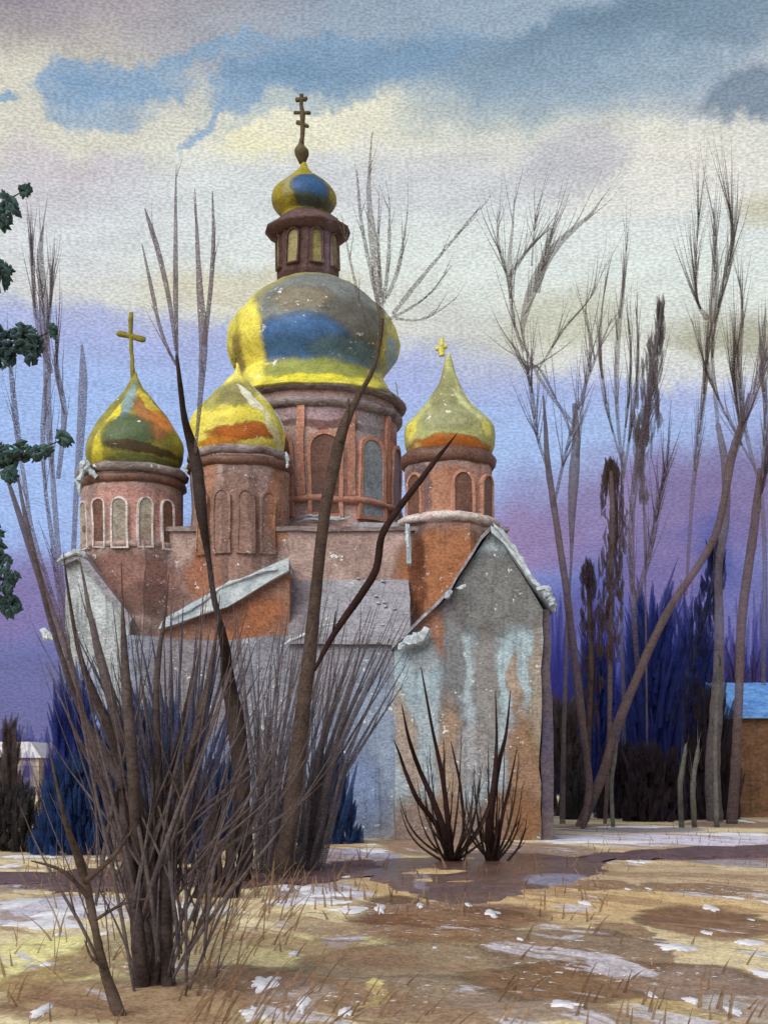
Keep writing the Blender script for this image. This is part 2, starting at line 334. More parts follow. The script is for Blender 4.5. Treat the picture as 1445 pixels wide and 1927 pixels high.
m_dm = goldm('gilt_painted_sheen_yellow', [(190,178,66), (226,214,92), (236,226,120)], [
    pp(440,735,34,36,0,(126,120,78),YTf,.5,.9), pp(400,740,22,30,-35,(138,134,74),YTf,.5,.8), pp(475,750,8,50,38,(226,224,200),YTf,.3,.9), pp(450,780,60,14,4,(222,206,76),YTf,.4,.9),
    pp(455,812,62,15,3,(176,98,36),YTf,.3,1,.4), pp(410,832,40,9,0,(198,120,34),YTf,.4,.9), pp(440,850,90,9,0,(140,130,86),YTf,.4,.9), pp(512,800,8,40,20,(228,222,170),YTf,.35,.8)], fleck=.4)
m_dr = goldm('gilt_painted_sheen_olive', [(164,168,104), (180,182,120), (166,168,112)], [
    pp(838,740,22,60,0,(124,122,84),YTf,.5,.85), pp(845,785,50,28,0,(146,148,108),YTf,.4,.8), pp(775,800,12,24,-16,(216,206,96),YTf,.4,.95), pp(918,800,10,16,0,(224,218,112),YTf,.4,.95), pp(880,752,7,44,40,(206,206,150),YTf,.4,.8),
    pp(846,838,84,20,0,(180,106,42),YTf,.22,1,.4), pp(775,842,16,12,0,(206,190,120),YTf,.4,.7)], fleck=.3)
m_cross = wash('cross_wash', [(104,96,40), (138,128,52), (120,108,50)], 3, 16.2)
m_dcross = wash('dark_cross_wash', [(78,66,48), (106,96,66)], 3, 16.2)

ch = thing('church', 'orange brick church with five drums and towers under gold onion domes and grey snowy roofs', 'church', (-1.2, 45, 0))
def pz(py, Y): return ZZ(py, Y)
# ---- body
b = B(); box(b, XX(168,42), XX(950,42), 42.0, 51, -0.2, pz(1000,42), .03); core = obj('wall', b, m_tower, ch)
b = B(); box(b, XX(160,42.2), XX(955,42), 41.9, 51.2, pz(1000,42)+.003, pz(992,42), .02); obj('cornice', b, m_corn, core)
# nave lean-to: grey roof rising to the central drum, over a low plastered wall
Y0 = 40.0; x0, x1 = XX(546,Y0), XX(770,Y0); ze = pz(1205,Y0); zt = pz(978,43.9)
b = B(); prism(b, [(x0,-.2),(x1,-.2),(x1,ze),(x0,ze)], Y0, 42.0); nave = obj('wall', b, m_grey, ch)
b = B()
vs = [b.verts.new(v) for v in [(x0-.05,Y0-.18,ze),(x1+.05,Y0-.18,ze),(x1+.05,44.4,zt),(x0-.05,44.4,zt),(x0-.05,Y0-.18,ze-.14),(x1+.05,Y0-.18,ze-.14),(x1+.05,44.4,zt-2.2),(x0-.05,44.4,zt-2.2)]]
for f in ((0,1,2,3),(4,7,6,5),(0,4,5,1),(1,5,6,2),(3,2,6,7),(0,3,7,4)): b.faces.new([vs[i] for i in f])
nr = obj('roof', b, m_roof, ch)
def snowline(pts, Y, r=.06, wob=.5, par=None, name='snow_edge'):
    b = B(); q = spline([(XX(px,Y), Y+random.uniform(-.03,.03), pz(py,Y), r*ww) for px,py,ww in pts], 5)
    tube(b, [(a[0]+random.gauss(0,.008), a[1], a[2]+random.gauss(0,.01), a[3]*random.uniform(.55,1.0)) for a in q], 6, .25)
    return obj(name, b, m_snow, par)
snowline([(528,1215,.4),(560,1200,.9),(600,1180,.7),(650,1170,.3)], Y0-.2, .07, par=nr)
snowline([(560,982,.4),(600,976,1.1),(640,978,.9),(660,974,.4)], 43.85, .07, par=nr)
for i in range(16):   # clods of snow left on the roof
    px = random.gauss(712,16); py = random.gauss(1115,34); t = (1205-py)/(1205-978)
    Yp = Y0-.18+(44.4-Y0+.18)*max(0,min(1,t))*.93
    b = B(); bmesh.ops.create_icosphere(b, subdivisions=2, radius=1)
    for v in b.verts: v.co = Vector((v.co.x*random.uniform(.03,.09), v.co.y*.08, v.co.z*.03)) + Vector((XX(px,Yp), Yp, ze+(zt-ze)*t*.97))
    if i < 14: obj('snow_clod', b, m_snow, nr)
    else: b.free()
# left half-gable with orange pediment and snowy verge
Yg = 40.4
b = B(); prism(b, [(XX(300,Yg),-.2),(XX(545,Yg),-.2),(XX(545,Yg),pz(1060,Yg)),(XX(310,Yg),pz(1180,Yg)),(XX(300,Yg),pz(1182,Yg))], Yg, 42.0)
gb = obj('gable', b, [m_gable], ch)
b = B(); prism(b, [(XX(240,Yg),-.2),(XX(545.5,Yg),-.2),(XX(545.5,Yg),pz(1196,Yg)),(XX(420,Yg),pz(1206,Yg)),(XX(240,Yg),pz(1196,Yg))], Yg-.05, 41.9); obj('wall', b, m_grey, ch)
b = B(); prism(b, [(XX(302,Yg),pz(1186,Yg)),(XX(312,Yg),pz(1166,Yg)),(XX(425,Yg),pz(1105,Yg)),(XX(515,Yg),pz(1064,Yg)),(XX(545,Yg),pz(1052,Yg)),(XX(545,Yg),pz(1075,Yg)),(XX(430,Yg),pz(1142,Yg))], Yg-.3, 42.0)
vr = obj('roof', b, m_snow, ch)
snowline([(322,1164,.6),(370,1140,1),(425,1102,1.2),(470,1084,.9),(520,1068,1.2)], Yg-.34, .06, par=vr)
# left wing: pale gable
Yl = 41.0
b = B(); prism(b, [(XX(118,Yl),-.2),(XX(244,Yl),-.2),(XX(244,Yl),pz(1166,Yl)),(XX(152,Yl),pz(1044,Yl)),(XX(124,Yl),pz(1060,Yl)),(XX(124,Yl),pz(1200,Yl)),(XX(116,Yl),pz(1215,Yl))], Yl, 45.0); lw = obj('wing_wall', b, m_leftw, ch)
b = B(); prism(b, [(XX(152,Yl),pz(1034,Yl)),(XX(250,Yl),pz(1164,Yl)),(XX(244,Yl),pz(1178,Yl)),(XX(150,Yl),pz(1052,Yl)),(XX(122,Yl),pz(1066,Yl)),(XX(120,Yl),pz(1052,Yl))], Yl-.22, 45.1); lr = obj('roof', b, m_roof, ch)
snowline([(108,1058,.4),(125,1046,1.3),(150,1038,1.5),(165,1046,.8)], Yl-.25, .09, par=lr)
snowline([(80,1186,1.3),(92,1200,1.8),(112,1196,1.5),(120,1190,1)], Yl-.2, .09, par=lw, name='snow_heap')
# right wing with its own gable
Yr = 39.0
pol = [(742,1590),(1018,1590),(1016,1400),(1020,1260),(1022,1146),(934,1006),(918,1004),(852,1112),(742,1216)]
b = B(); prism(b, [(XX(px,Yr), pz(py,Yr) if py<1590 else -.2) for px,py in pol], Yr, 43.6); rw = obj('wing_wall', b, m_right, ch)
b = B(); prism(b, [(XX(1021,Yr)-.02,-.2),(XX(1044,Yr),-.2),(XX(1036,Yr),pz(1146,Yr)),(XX(1021,Yr)-.02,pz(1146,Yr))], Yr+.12, 43.7); obj('shaded_side_wall', b, m_side, ch)  # side wall of the right wing, its shade put into the dark colour
def slab(pts, th, Ya, Yb, mat, nm):
    b = B(); top = [(XX(px,Yr), pz(py,Yr)) for px,py in pts]; prism(b, top + [(x_, z_-th) for x_, z_ in reversed(top)], Ya, Yb); return obj(nm, b, mat, ch)
rr = slab([(922,994),(945,1012),(985,1068),(1012,1105),(1042,1140)], .2, Yr-.32, 43.8, m_snow, 'roof')
rl = slab([(738,1212),(850,1104),(905,1010),(921,994)], .12, Yr-.24, 43.7, m_roof, 'roof')
snowline([(930,992,1),(950,1010,1.4),(975,1046,1),(1000,1090,1.6),(1022,1118,1.2),(1044,1140,1)], Yr-.34, .07, par=rr)
snowline([(1026,1104,1.4),(1031,1120,1.8),(1037,1138,1.4)], Yr-.4, .08, par=rr, name='snow_heap')
snowline([(748,1222,.8),(770,1208,2.6),(790,1200,3.2),(806,1182,1.2)], Yr-.3, .1, par=rl, name='snow_heap')
snowline([(838,1120,1.3),(850,1115,1.6)], Yr-.3, .07, par=rl, name='snow_heap'); snowline([(862,1108,1),(878,1104,1.2)], Yr-.3, .06, par=rl, name='snow_heap')
# ---- drums, windows, cornices
def rdrum(cx, cy, r, zb, zt, wins, ww, wh, wz, mat, fr, pan, seg=32):
    b = B(); lathe(b, cx, cy, [(r*1.02,zb),(r*1.02,zb+.15),(r*.975,zb+.2),(r*.975,zt)], seg, .01); d = obj('drum', b, mat, ch, True)
    for k, a in enumerate(wins):
        t = math.radians(a); n = Vector((math.sin(t), -math.cos(t), 0)); c = Vector((cx,cy,wz)) + n*(r*.975*math.cos(math.radians(3)) - .03)
        b = B(); arch(b, c, n, ww, wh, .09, -.1); obj('window', b, pan[k%len(pan)], d)
        b = B(); arch_ring(b, c, n, ww, wh, ww*.14, -.1, .13); obj('window_frame', b, fr, d)
    return d
def ring(cx, cy, prof, mat, par, name='cornice', seg=40): b = B(); lathe(b, cx, cy, prof, seg, .012); return obj(name, b, mat, par, True)
# central drum
cx, cy = XX(592,YC), YC
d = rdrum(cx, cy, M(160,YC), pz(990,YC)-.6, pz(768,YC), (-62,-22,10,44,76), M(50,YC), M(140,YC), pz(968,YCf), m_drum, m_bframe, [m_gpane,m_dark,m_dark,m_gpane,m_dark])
ring(cx, cy, [(M(160,YC),pz(806,YC)),(M(167,YC),pz(800,YC)),(M(167,YC),pz(792,YC)),(M(160,YC),pz(788,YC))], m_corn, d)
ring(cx, cy, [(M(158,YC),pz(976,YC)),(M(166,YC),pz(972,YC)),(M(166,YC),pz(966,YC)),(M(158,YC),pz(962,YC))], m_bframe, d)
for a in (-6, 27, 60, -40):
    t = math.radians(a); n = Vector((math.sin(t),-math.cos(t),0)); s_ = Vector((0,0,1)).cross(n); p0 = Vector((cx,cy,0))+n*(M(160,YC)*.975-.06)
    b = B(); 
    q = [b.verts.new(p0+s_*sx*.13+n*dn+Vector((0,0,zz))) for sx,dn in ((-1,0),(1,0),(1,.16),(-1,.16)) for zz in (pz(962,YC),pz(806,YC))]
    for i in range(4): b.faces.new((q[2*i],q[(2*i+2)%8],q[(2*i+3)%8],q[2*i+1]))
    b.faces.new((q[1],q[3],q[5],q[7])); b.faces.new((q[6],q[4],q[2],q[0])); obj('pilaster', b, m_bframe, d)
def smooth_prof(pr, n=4): return [(max(a,0.005), z_) for a, z_ in spline(pr, n)]
def dome(pr, cxp, Y, mat, seg=48, wob=.035, name='dome', faceted=0):
    b = B(); prof = smooth_prof([(M(r,Y), pz(py,Y)) for py, r in pr])
    cx_ = XX(cxp,Y); lathe(b, cx_, Y, prof, seg, wob); return obj(name, b, mat, ch, True)
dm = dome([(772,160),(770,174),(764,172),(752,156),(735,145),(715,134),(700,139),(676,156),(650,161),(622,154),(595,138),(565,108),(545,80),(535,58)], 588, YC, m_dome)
ring(cx, cy, [(M(160,YC),pz(776,YC)),(M(172,YC),pz(773,YC)),(M(174,YC),pz(768,YC))], m_corn, dm)
# lantern
lx = XX(580,YC)
b = B(); lathe(b, lx, YC, [(M(56,YC),pz(545,YC)),(M(52,YC),pz(538,YC)),(M(58,YC),pz(525,YC)),(M(60,YC),pz(470,YC)),(M(59,YC),pz(440,YC))], 8, .01); la = obj('lantern', b, m_lant, ch)
for v in la.data.vertices: pass
ring(lx, YC, [(M(60,YC),pz(450,YC)),(M(80,YC),pz(441,YC)),(M(81,YC),pz(437,YC)),(M(66,YC),pz(430,YC)),(M(60,YC),pz(420,YC)),(M(42,YC),pz(407,YC))], m_lant, la, 'lantern_roof', 16)
for a in (-67,-22.5, 22.5, 67):
    t = math.radians(a-4); n = Vector((math.sin(t),-math.cos(t),0)); c = Vector((lx,YC,pz(512,YC)))+n*(M(59,YC)*.92)
    b = B(); arch(b, c, n, M(20,YC), M(60,YC), .05, -.2); obj('window', b, m_lwin, la)
    b = B(); arch_ring(b, c, n, M(20,YC), M(60,YC), .06, -.2, .12); obj('window_frame', b, m_lant, la)
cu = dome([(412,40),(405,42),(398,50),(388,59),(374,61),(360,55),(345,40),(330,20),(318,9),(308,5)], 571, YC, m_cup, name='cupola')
b = B(); lathe(b, XX(568,YC), YC, smooth_prof([(M(r,YC),pz(py,YC)) for py,r in ((310,5),(300,10),(292,14),(284,14),(276,8),(270,5),(262,4))],4), 20, .03); obj('finial_ball', b, m_dcross, cu, True)
def cross(px, Y, ytop, ybot, bars, r, mat, par, tilt=0, base=1.0):
    """bars: (py, halfwidth px, tilt px, thickness px)"""
    b = B(); tube(b, [(XX(px + tilt*(py-ybot)/(ytop-ybot),Y), Y, pz(py,Y), M(r*(base if k==0 else random.uniform(.85,1.15)),Y)) for k, py in enumerate([ybot+(ytop-ybot)*i/9 for i in range(10)])], 8, .08)
    for py, hw, tl, th in bars:
        pc = px + tilt*(py-ybot)/(ytop-ybot)
        tube(b, [(XX(pc-hw,Y),Y,pz(py-tl,Y),M(th*.5,Y)),(XX(pc-hw*.8,Y),Y,pz(py-tl*.8,Y),M(th*.8,Y)),(XX(pc,Y),Y,pz(py,Y),M(th*.6,Y)),(XX(pc+hw*.8,Y),Y,pz(py+tl*.8,Y),M(th*.8,Y)),(XX(pc+hw,Y),Y,pz(py+tl,Y),M(th*.5,Y))], 8, .1)
    return obj('cross', b, mat, par, True)
cross(569, YC, 178, 275, [(188,11,-2,6),(214,15,0,5),(236,11,4,5)], 4.2, m_dcross, cu, -3, 1.4)
# small towers
TW = [ (250, 96, 890, 1042, [(-38),(-8),(20),(52)], m_dl), (450, 92, 862, 1170, [], m_dm), (843, 84, 868, 990, [(-46),(16),(52)], m_dr) ]
# left tower
def tower_base(cxp, r, pt, pb, seg=8):
    b = B(); lathe(b, XX(cxp,YT), YT, [(M(r,YT),pz(pb,YT)),(M(r,YT),pz(pt,YT))], seg, .0); 
    bmesh.ops.rotate(b, verts=b.verts, cent=(XX(cxp,YT),YT,0), matrix=Matrix.Rotation(math.radians(22.5),3,'Z')); return obj('tower', b, m_tower, ch)
t1 = tower_base(250, 101, 1040, 1300)
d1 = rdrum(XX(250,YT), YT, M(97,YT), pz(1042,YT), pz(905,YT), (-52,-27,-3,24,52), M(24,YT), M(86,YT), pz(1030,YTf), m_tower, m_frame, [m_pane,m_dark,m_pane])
ring(XX(250,YT), YT, [(M(97,YT),pz(925,YT)),(M(101,YT),pz(921,YT)),(M(101,YT),pz(912,YT)),(M(97,YT),pz(909,YT))], m_dark, d1)
ring(XX(250,YT), YT, [(M(97,YT),pz(906,YT)),(M(104,YT),pz(902,YT)),(M(106,YT),pz(895,YT)),(M(98,YT),pz(890,YT)),(M(70,YT),pz(886,YT))], m_corn, d1)
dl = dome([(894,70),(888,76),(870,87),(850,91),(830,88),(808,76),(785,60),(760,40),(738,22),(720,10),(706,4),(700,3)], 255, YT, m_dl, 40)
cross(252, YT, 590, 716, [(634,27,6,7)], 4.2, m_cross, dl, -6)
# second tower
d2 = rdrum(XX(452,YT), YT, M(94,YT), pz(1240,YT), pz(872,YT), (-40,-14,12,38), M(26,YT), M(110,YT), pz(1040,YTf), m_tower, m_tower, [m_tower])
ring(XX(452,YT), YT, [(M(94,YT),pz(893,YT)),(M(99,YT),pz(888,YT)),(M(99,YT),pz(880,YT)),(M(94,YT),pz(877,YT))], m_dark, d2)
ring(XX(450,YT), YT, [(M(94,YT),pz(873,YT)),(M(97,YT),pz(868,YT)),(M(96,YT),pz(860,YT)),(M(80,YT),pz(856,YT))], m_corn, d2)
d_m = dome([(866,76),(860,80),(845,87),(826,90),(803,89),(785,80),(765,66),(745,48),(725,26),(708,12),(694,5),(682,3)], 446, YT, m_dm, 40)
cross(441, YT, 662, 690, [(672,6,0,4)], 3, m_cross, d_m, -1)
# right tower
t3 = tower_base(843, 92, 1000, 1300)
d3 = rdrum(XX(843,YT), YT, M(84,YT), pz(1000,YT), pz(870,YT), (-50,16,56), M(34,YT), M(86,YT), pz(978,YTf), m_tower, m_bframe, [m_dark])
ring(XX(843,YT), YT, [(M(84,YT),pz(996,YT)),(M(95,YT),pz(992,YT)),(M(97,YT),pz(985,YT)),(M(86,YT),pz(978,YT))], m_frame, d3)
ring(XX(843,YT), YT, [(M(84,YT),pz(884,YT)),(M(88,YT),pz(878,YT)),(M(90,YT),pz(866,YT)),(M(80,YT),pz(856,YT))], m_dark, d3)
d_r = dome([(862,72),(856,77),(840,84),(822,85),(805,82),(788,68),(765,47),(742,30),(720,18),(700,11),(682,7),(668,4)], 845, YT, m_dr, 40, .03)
d_r.data.transform(Matrix.Identity(4))
cross(833, YT, 638, 672, [(656,11,-2,6)], 5, wash('pale_cross_wash', [(196,186,80),(222,216,130)], 3, 9), d_r, -3)
b = B(); box(b, XX(764,41.3), XX(772,41.3), 41.2, 41.6, pz(1060,41.3), pz(985,41.3)); obj('downpipe', b, m_snow, ch)
# white tubes for dome edge glints, then flecks of snow on the left drum
for Ld, Pt in ((dm,[(762,768,.5),(752,748,1.2),(748,730,1.0),(744,716,.5)]),(d_m,[(468,716,.4),(490,745,1),(510,768,1.1),(528,790,1),(534,815,.5)]),(d_r,[(866,730,.3),(884,754,.8),(900,776,.6)])):
    snowline(Pt, YC if Ld is dm else YT-.5, .035, par=Ld, name='glint_rim')
snowline([(150,906,1.6),(158,870,2.0),(168,885,1.8),(182,900,1.2)], 41.4, .08, par=d1, name='snow_heap')
snowline([(140,900,.8),(150,915,1.3),(152,935,.6)], 41.4, .07, par=d1, name='snow_heap')

def hand_drawn(root, amp=.06):
    """nothing in the old building is dead straight: one soft world-space unevenness through all of its meshes"""
    for o in root.children_recursive:
        if o.type != 'MESH': continue
        b = bmesh.new(); b.from_mesh(o.data)
        for _ in range(4):
            es = [e for e in b.edges if e.calc_length() > .7]
            if not es: break
            bmesh.ops.subdivide_edges(b, edges=es, cuts=1, use_grid_fill=True)
        for v in b.verts:
            p = v.co; v.co = p + Vector((mnoise.noise(p*1.1), .3*mnoise.noise(p*.9+Vector((9,0,0))), mnoise.noise(p*1.1+Vector((0,31,0)))))*amp + Vector((mnoise.noise(p*3.3+Vector((5,0,0))), 0, mnoise.noise(p*3.3)))*amp*.5
        b.to_mesh(o.data); b.free()
hand_drawn(ch)

for Pt, Yp in (([(538,850,.6),(541,866,1.3),(540,880,.7)],YT-.9),([(764,985,.8),(766,1005,1.6),(768,1030,1.0)],YT-2),([(345,872,.8),(350,884,1.2),(352,896,.5)],YT-1),([(560,972,.5),(590,970,1.1),(640,974,.7)],YC-3.1),([(928,985,.6),(936,1000,1.2)],YT-1.9),([(1010,1110,1),(1030,1106,1.9),(1034,1122,1.2)],38.6)):
    snowline(Pt, Yp, .055, par=core, name='snow_fleck')
# ================================================================== GROUND
def gp(px, py, rx, ry, rot, c, soft=.3, op=1.0, rim=0.0):      # a patch of ground cover, in metres on the ground
    Ya, Yb = GY(py+ry), GY(max(py-ry, HY+12)); Yc = (Ya+Yb)/2
    return ((px-CX)/F*GY(py), Yc, rx/F*GY(py), (Yb-Ya)/2, rot, c, soft*.4, op, max(rim,.15))
OCH = (176,150,110); STR = (206,192,140); BRN = (120,88,66); LAV = (190,186,200); MAU = (112,92,98)
gpat = [gp(1100,1680,420,60,0,(200,168,118),.4,.9), gp(900,1790,260,34,0,(216,194,134),.3,.9,.3), gp(600,1790,190,40,0,(196,180,130),.4,.9), gp(130,1810,230,56,0,(222,212,146),.4,.95),
    gp(90,1840,70,60,0,(150,118,72),.5,.8), gp(320,1760,120,60,0,(196,184,134),.4,.8), gp(1020,1635,150,20,0,(170,140,110),.4,.8), gp(1260,1655,200,26,0,(180,158,128),.3,.8),
    gp(820,1745,150,38,0,(126,88,60),.35,.9,.3), gp(1120,1665,70,9,0,(136,104,76),.3,.9,.5), gp(1310,1672,110,10,0,(132,104,80),.3,.9,.4),
    gp(1330,1735,130,30,0,(116,84,60),.25,.95,.5), gp(1180,1760,60,20,0,(140,112,84),.25,.9,.5), gp(1080,1790,190,40,0,(136,112,90),.2,.95,.5), gp(760,1810,200,30,0,(146,122,98),.25,.9,.5), gp(760,1870,330,34,0,(134,112,92),.3,.9,.4),
    gp(1180,1850,300,40,0,(124,92,62),.3,.95,.4), gp(1000,1905,300,24,0,(150,128,110),.35,.9,.3), gp(1350,1860,130,40,0,(140,118,104),.35,.9,.3), gp(1240,1900,120,26,0,(184,160,110),.3,.9), gp(1400,1900,90,30,0,(180,172,166),.4,.8),
    gp(690,1870,26,30,0,(208,192,128),.2,.95), gp(530,1880,60,40,0,(186,178,176),.35,.9), gp(640,1770,40,10,0,(192,186,198),.4,.9), gp(250,1890,260,40,0,(148,116,86),.5,.8),
    gp(70,1715,140,28,0,(192,188,200),.3,.95), gp(330,1715,130,16,0,(186,182,186),.4,.7), gp(610,1680,90,16,0,(200,196,208),.25,.95), gp(60,1660,120,14,0,(150,140,142),.3,.9),
    gp(200,1660,170,16,0,(104,80,82),.3,.9,.4), gp(1250,1580,250,12,0,(204,200,216),.25,.95), gp(1180,1560,140,7,0,(130,128,134),.3,.9), gp(1090,1540,100,7,0,(206,196,166),.3,.95), gp(1400,1552,120,6,0,(104,82,88),.4,.8),
    gp(1320,1612,220,9,2,(108,84,94),.22,.95,.5), gp(1400,1625,90,10,0,(150,142,148),.3,.9), gp(1000,1600,120,14,0,(140,116,108),.4,.9), gp(640,1610,120,12,0,(168,162,192),.3,.9), gp(640,1580,140,7,0,(206,198,170),.3,.9), gp(150,1610,170,10,0,(176,160,140),.35,.8),
    gp(830,1590,120,20,0,(150,120,100),.4,.9), gp(850,1725,170,26,0,(118,82,54),.6,.9,.4), gp(740,1700,60,14,0,(96,66,48),.5,.9), gp(930,1712,50,10,0,(104,72,52),.5,.85), gp(560,1650,120,10,0,(92,66,64),.4,.9), gp(300,1790,150,60,0,(138,116,92),.6,.6), gp(480,1840,120,24,0,(112,84,66),.5,.8,.3)]
m_ground = wash('winter_field_wash', [(172,146,110), (202,180,140), (218,202,158), (198,184,164)], 0.22, 20, 'XY', gpat, bump=.35, bd=.02, strokes=[(-35,.9,.22,1.1,.52,.56,(146,114,84),.62),(-50,1.2,.25,1.7,.63,.66,(116,90,72),.6),(-30,1,.3,.9,.60,.64,(196,190,196),.8),(20,.5,1,.5,.6,.64,(150,122,100),.6)], fleck=.5, fcol=(228,226,226), granule=.22, dist=.6, stretch=(1,.55,1))
b = B()
xs = sorted(set([-400,-220,-130,-90] + [i*1.0 for i in range(-60,61)] + [i*.25 for i in range(-24,25)] + [90,130,220,400]))
ys = sorted(set([-60,-30,-10,0,5] + [8+i*.3 for i in range(0,110)] + [41+i*2 for i in range(30)] + [110,130,160,220,300,450,700]))
def gz(x, y):
    if y < 7 or y > 39 or abs(x) > 40: return 0.0
    k = min(1, (y-7)/3, (39-y)/6)
    return k*(0.07*mnoise.noise(Vector((x*.55,y*.4,3.1))) + .035*mnoise.noise(Vector((x*1.9,y*1.3,7.7))))
gv = [[b.verts.new((x_, y_, gz(x_,y_))) for x_ in xs] for y_ in ys]
for i in range(len(ys)-1):
    for j in range(len(xs)-1): b.faces.new((gv[i][j], gv[i][j+1], gv[i+1][j+1], gv[i+1][j]))
tag(obj('ground', b, m_ground, None, True), kind='structure')

def sheet(name, pts, mat, z=.02, th=.0, kind='structure', n=6, par=None):
    """irregular patch lying on the ground, outline given by picture points projected onto the ground"""
    q = spline([((px-CX)/F*GY(py), GY(py)) for px, py in pts+[pts[0]]], n)[:-1]
    b = B(); c = Vector((sum(p[0] for p in q)/len(q), sum(p[1] for p in q)/len(q), 0))
    j = [(p[0]+random.gauss(0,.012)*p[1]*.3, p[1]+random.gauss(0,.02)*p[1]*.3) for p in q]
    o = [b.verts.new((x_, y_, gz(x_,y_)-.015)) for x_, y_ in j]; i_ = []
    for x_, y_ in j:
        v = Vector((x_,y_,0)); v += (c-v)*.1; i_.append(b.verts.new((v.x, v.y, gz(v.x,v.y)+z)))
    k = len(o)
    for a in range(k): b.faces.new((o[a], o[(a+1)%k], i_[(a+1)%k], i_[a]))
    f = b.faces.new(i_); bmesh.ops.triangulate(b, faces=[f]); bmesh.ops.recalc_face_normals(b, faces=b.faces)
    return b
m_water = wash('meltwater_wash', [(84,62,54), (110,82,72), (96,72,76)], .35, 8, 'XY', [gp(1060,1660,70,10,0,(140,138,160),.3,.8), gp(790,1655,16,20,0,(140,132,150),.3,.8)], rough=.3, bump=.6, bd=.02, stretch=(1,.6,1))
bw = sheet('pond', [(620,1640),(700,1622),(790,1612),(900,1606),(1040,1608),(1130,1618),(1150,1632),(1110,1654),(1040,1668),(990,1682),(930,1696),(860,1704),(800,1694),(740,1672),(690,1656),(640,1652)], m_water, z=.03)
tag(obj('water', bw, m_water, None), kind='structure')
m_mud = wash('mud_wash', [(76,56,58), (98,74,78), (70,50,48)], .6, 8, 'XY', rough=.6, stretch=(1,.6,1))
bw = sheet('path', [(1060,1618),(1140,1606),(1280,1598),(1445,1590),(1700,1588),(1700,1608),(1445,1612),(1280,1618),(1120,1624)], m_mud, z=.05)
tag(obj('muddy_path', bw, m_mud, None), kind='structure')
bw = sheet('path', [(-200,1640),(40,1644),(130,1636),(260,1640),(400,1632),(520,1636),(620,1628),(700,1618),(740,1630),(680,1650),(600,1668),(520,1664),(420,1674),(300,1668),(200,1684),(100,1682),(40,1664),(-200,1668)], m_mud, z=.04)
tag(obj('muddy_path', bw, m_mud, None), kind='structure')
# snow left on the field: irregular thin remnants, one mass
b = B()
def snowbit(px, py, rx, ry, h=.012):
    Y = GY(py); X = XX(px,Y); a = M(rx,Y); d = max(.05,(GY(py-ry)-GY(py+ry))/2); n = 28; ph = random.random()*50
    o = []; i_ = []
    for k in range(n):
        t = 2*math.pi*k/n; q = max(.3, 1+.8*mnoise.noise(Vector((math.cos(t)*2.6+ph, math.sin(t)*2.6, px*.1))))
        x_, y_ = X+a*q*math.cos(t), Y+d*q*math.sin(t); o.append(b.verts.new((x_,y_,gz(x_,y_)-.02)))
        x_, y_ = X+a*q*.8*math.cos(t), Y+d*q*.8*math.sin(t); i_.append(b.verts.new((x_,y_,gz(x_,y_)+h)))
    for k in range(n): b.faces.new((o[k],o[(k+1)%n],i_[(k+1)%n],i_[k]))
    b.faces.new(i_)
for t in [(925,1722,16,8),(1200,1622,20,3),(1245,1617,24,3),(1100,1700,14,4),(1180,1675,5,2),(1220,1672,6,2),(1380,1690,22,4),(1335,1708,14,5),(1275,1788,36,8),(1410,1775,26,6),(1440,1700,10,4),
          (715,1712,12,9),(790,1706,6,5),(880,1700,6,8),(600,1700,60,5),(560,1672,40,5),(60,1614,50,4),(120,1604,40,3),(620,1650,70,4),(560,1700,60,8),(660,1712,40,5),(80,1740,70,8),(330,1700,40,4),(180,1712,60,6),(1000,1560,60,2),(1200,1556,90,2),(1380,1570,80,3),(1130,1585,120,3),(20,1630,20,3),(200,1618,30,3),(640,1634,60,2),(700,1600,30,3),(560,1588,30,3),(640,1566,12,3),(700,1590,12,2),
          (80,1905,16,12),(90,1812,16,4),(200,1756,8,6),(1380,1905,16,8),(1225,1868,8,8),(1300,1880,14,8),(570,1890,14,14),(650,1905,16,8),(500,1850,26,14),(480,1905,30,12),(1060,1895,30,9),(30,1700,50,10),(120,1720,60,12),(620,1685,70,8),(1440,1830,30,8),(1030,1530,14,3),(1100,1533,30,4),(1180,1540,14,3),(1395,1545,12,3)]: snowbit(*t)
for k in range(12): py = random.uniform(1590,1900); snowbit(random.uniform(-20,1460), py, random.uniform(3,11), random.uniform(1,4))
m_gsnow = wash('ground_snow_wash', [(206,204,212), (224,222,222), (196,192,206)], 1.2, 10, bump=.3, granule=.12)
tag(obj('snow', b, m_gsnow, None, True), kind='stuff')

# ================================================================== TREES
def bark(nm, c, **k): return wash(nm, c, k.pop('scale', 1.2), k.pop('grain', 9)*1.7, stretch=k.pop('stretch', (1,1,1.6)), bump=.0, flat=k.pop('flat',.45), gapscale=26, granule=.26, **k)
m_b1 = bark('bark_dark', [(58,48,46), (80,66,60), (66,58,62)], grain=14)
m_b2 = bark('bark_brown', [(80,66,58), (108,90,78), (88,74,70)], alpha=.9)
m_b3 = bark('bark_mauve', [(112,98,106), (130,116,122), (104,92,102)], alpha=.62, gap=.46, grain=8)
m_b4 = bark('bark_pale', [(140,130,136), (156,146,150), (128,116,120)], alpha=.6, gap=.47, grain=7)
m_b5 = bark('bark_black', [(56,38,36), (74,52,46)])
m_b6 = bark('bark_grey', [(98,90,92), (120,112,114), (84,76,80)], grain=12)
m_b9 = bark('bark_thin_grey', [(112,102,106), (134,124,126), (96,88,96)], grain=12, alpha=.72, gap=.42)
m_b10 = bark('bark_far_brown', [(112,94,92), (132,112,108), (100,86,92)], grain=12, alpha=.68)
m_b7 = bark('bark_blue', [(50,54,92), (74,78,112), (60,58,84)], grain=7)
m_b8 = bark('bark_twig', [(112,100,94), (130,118,110)], alpha=.55, gap=.47, grain=7)

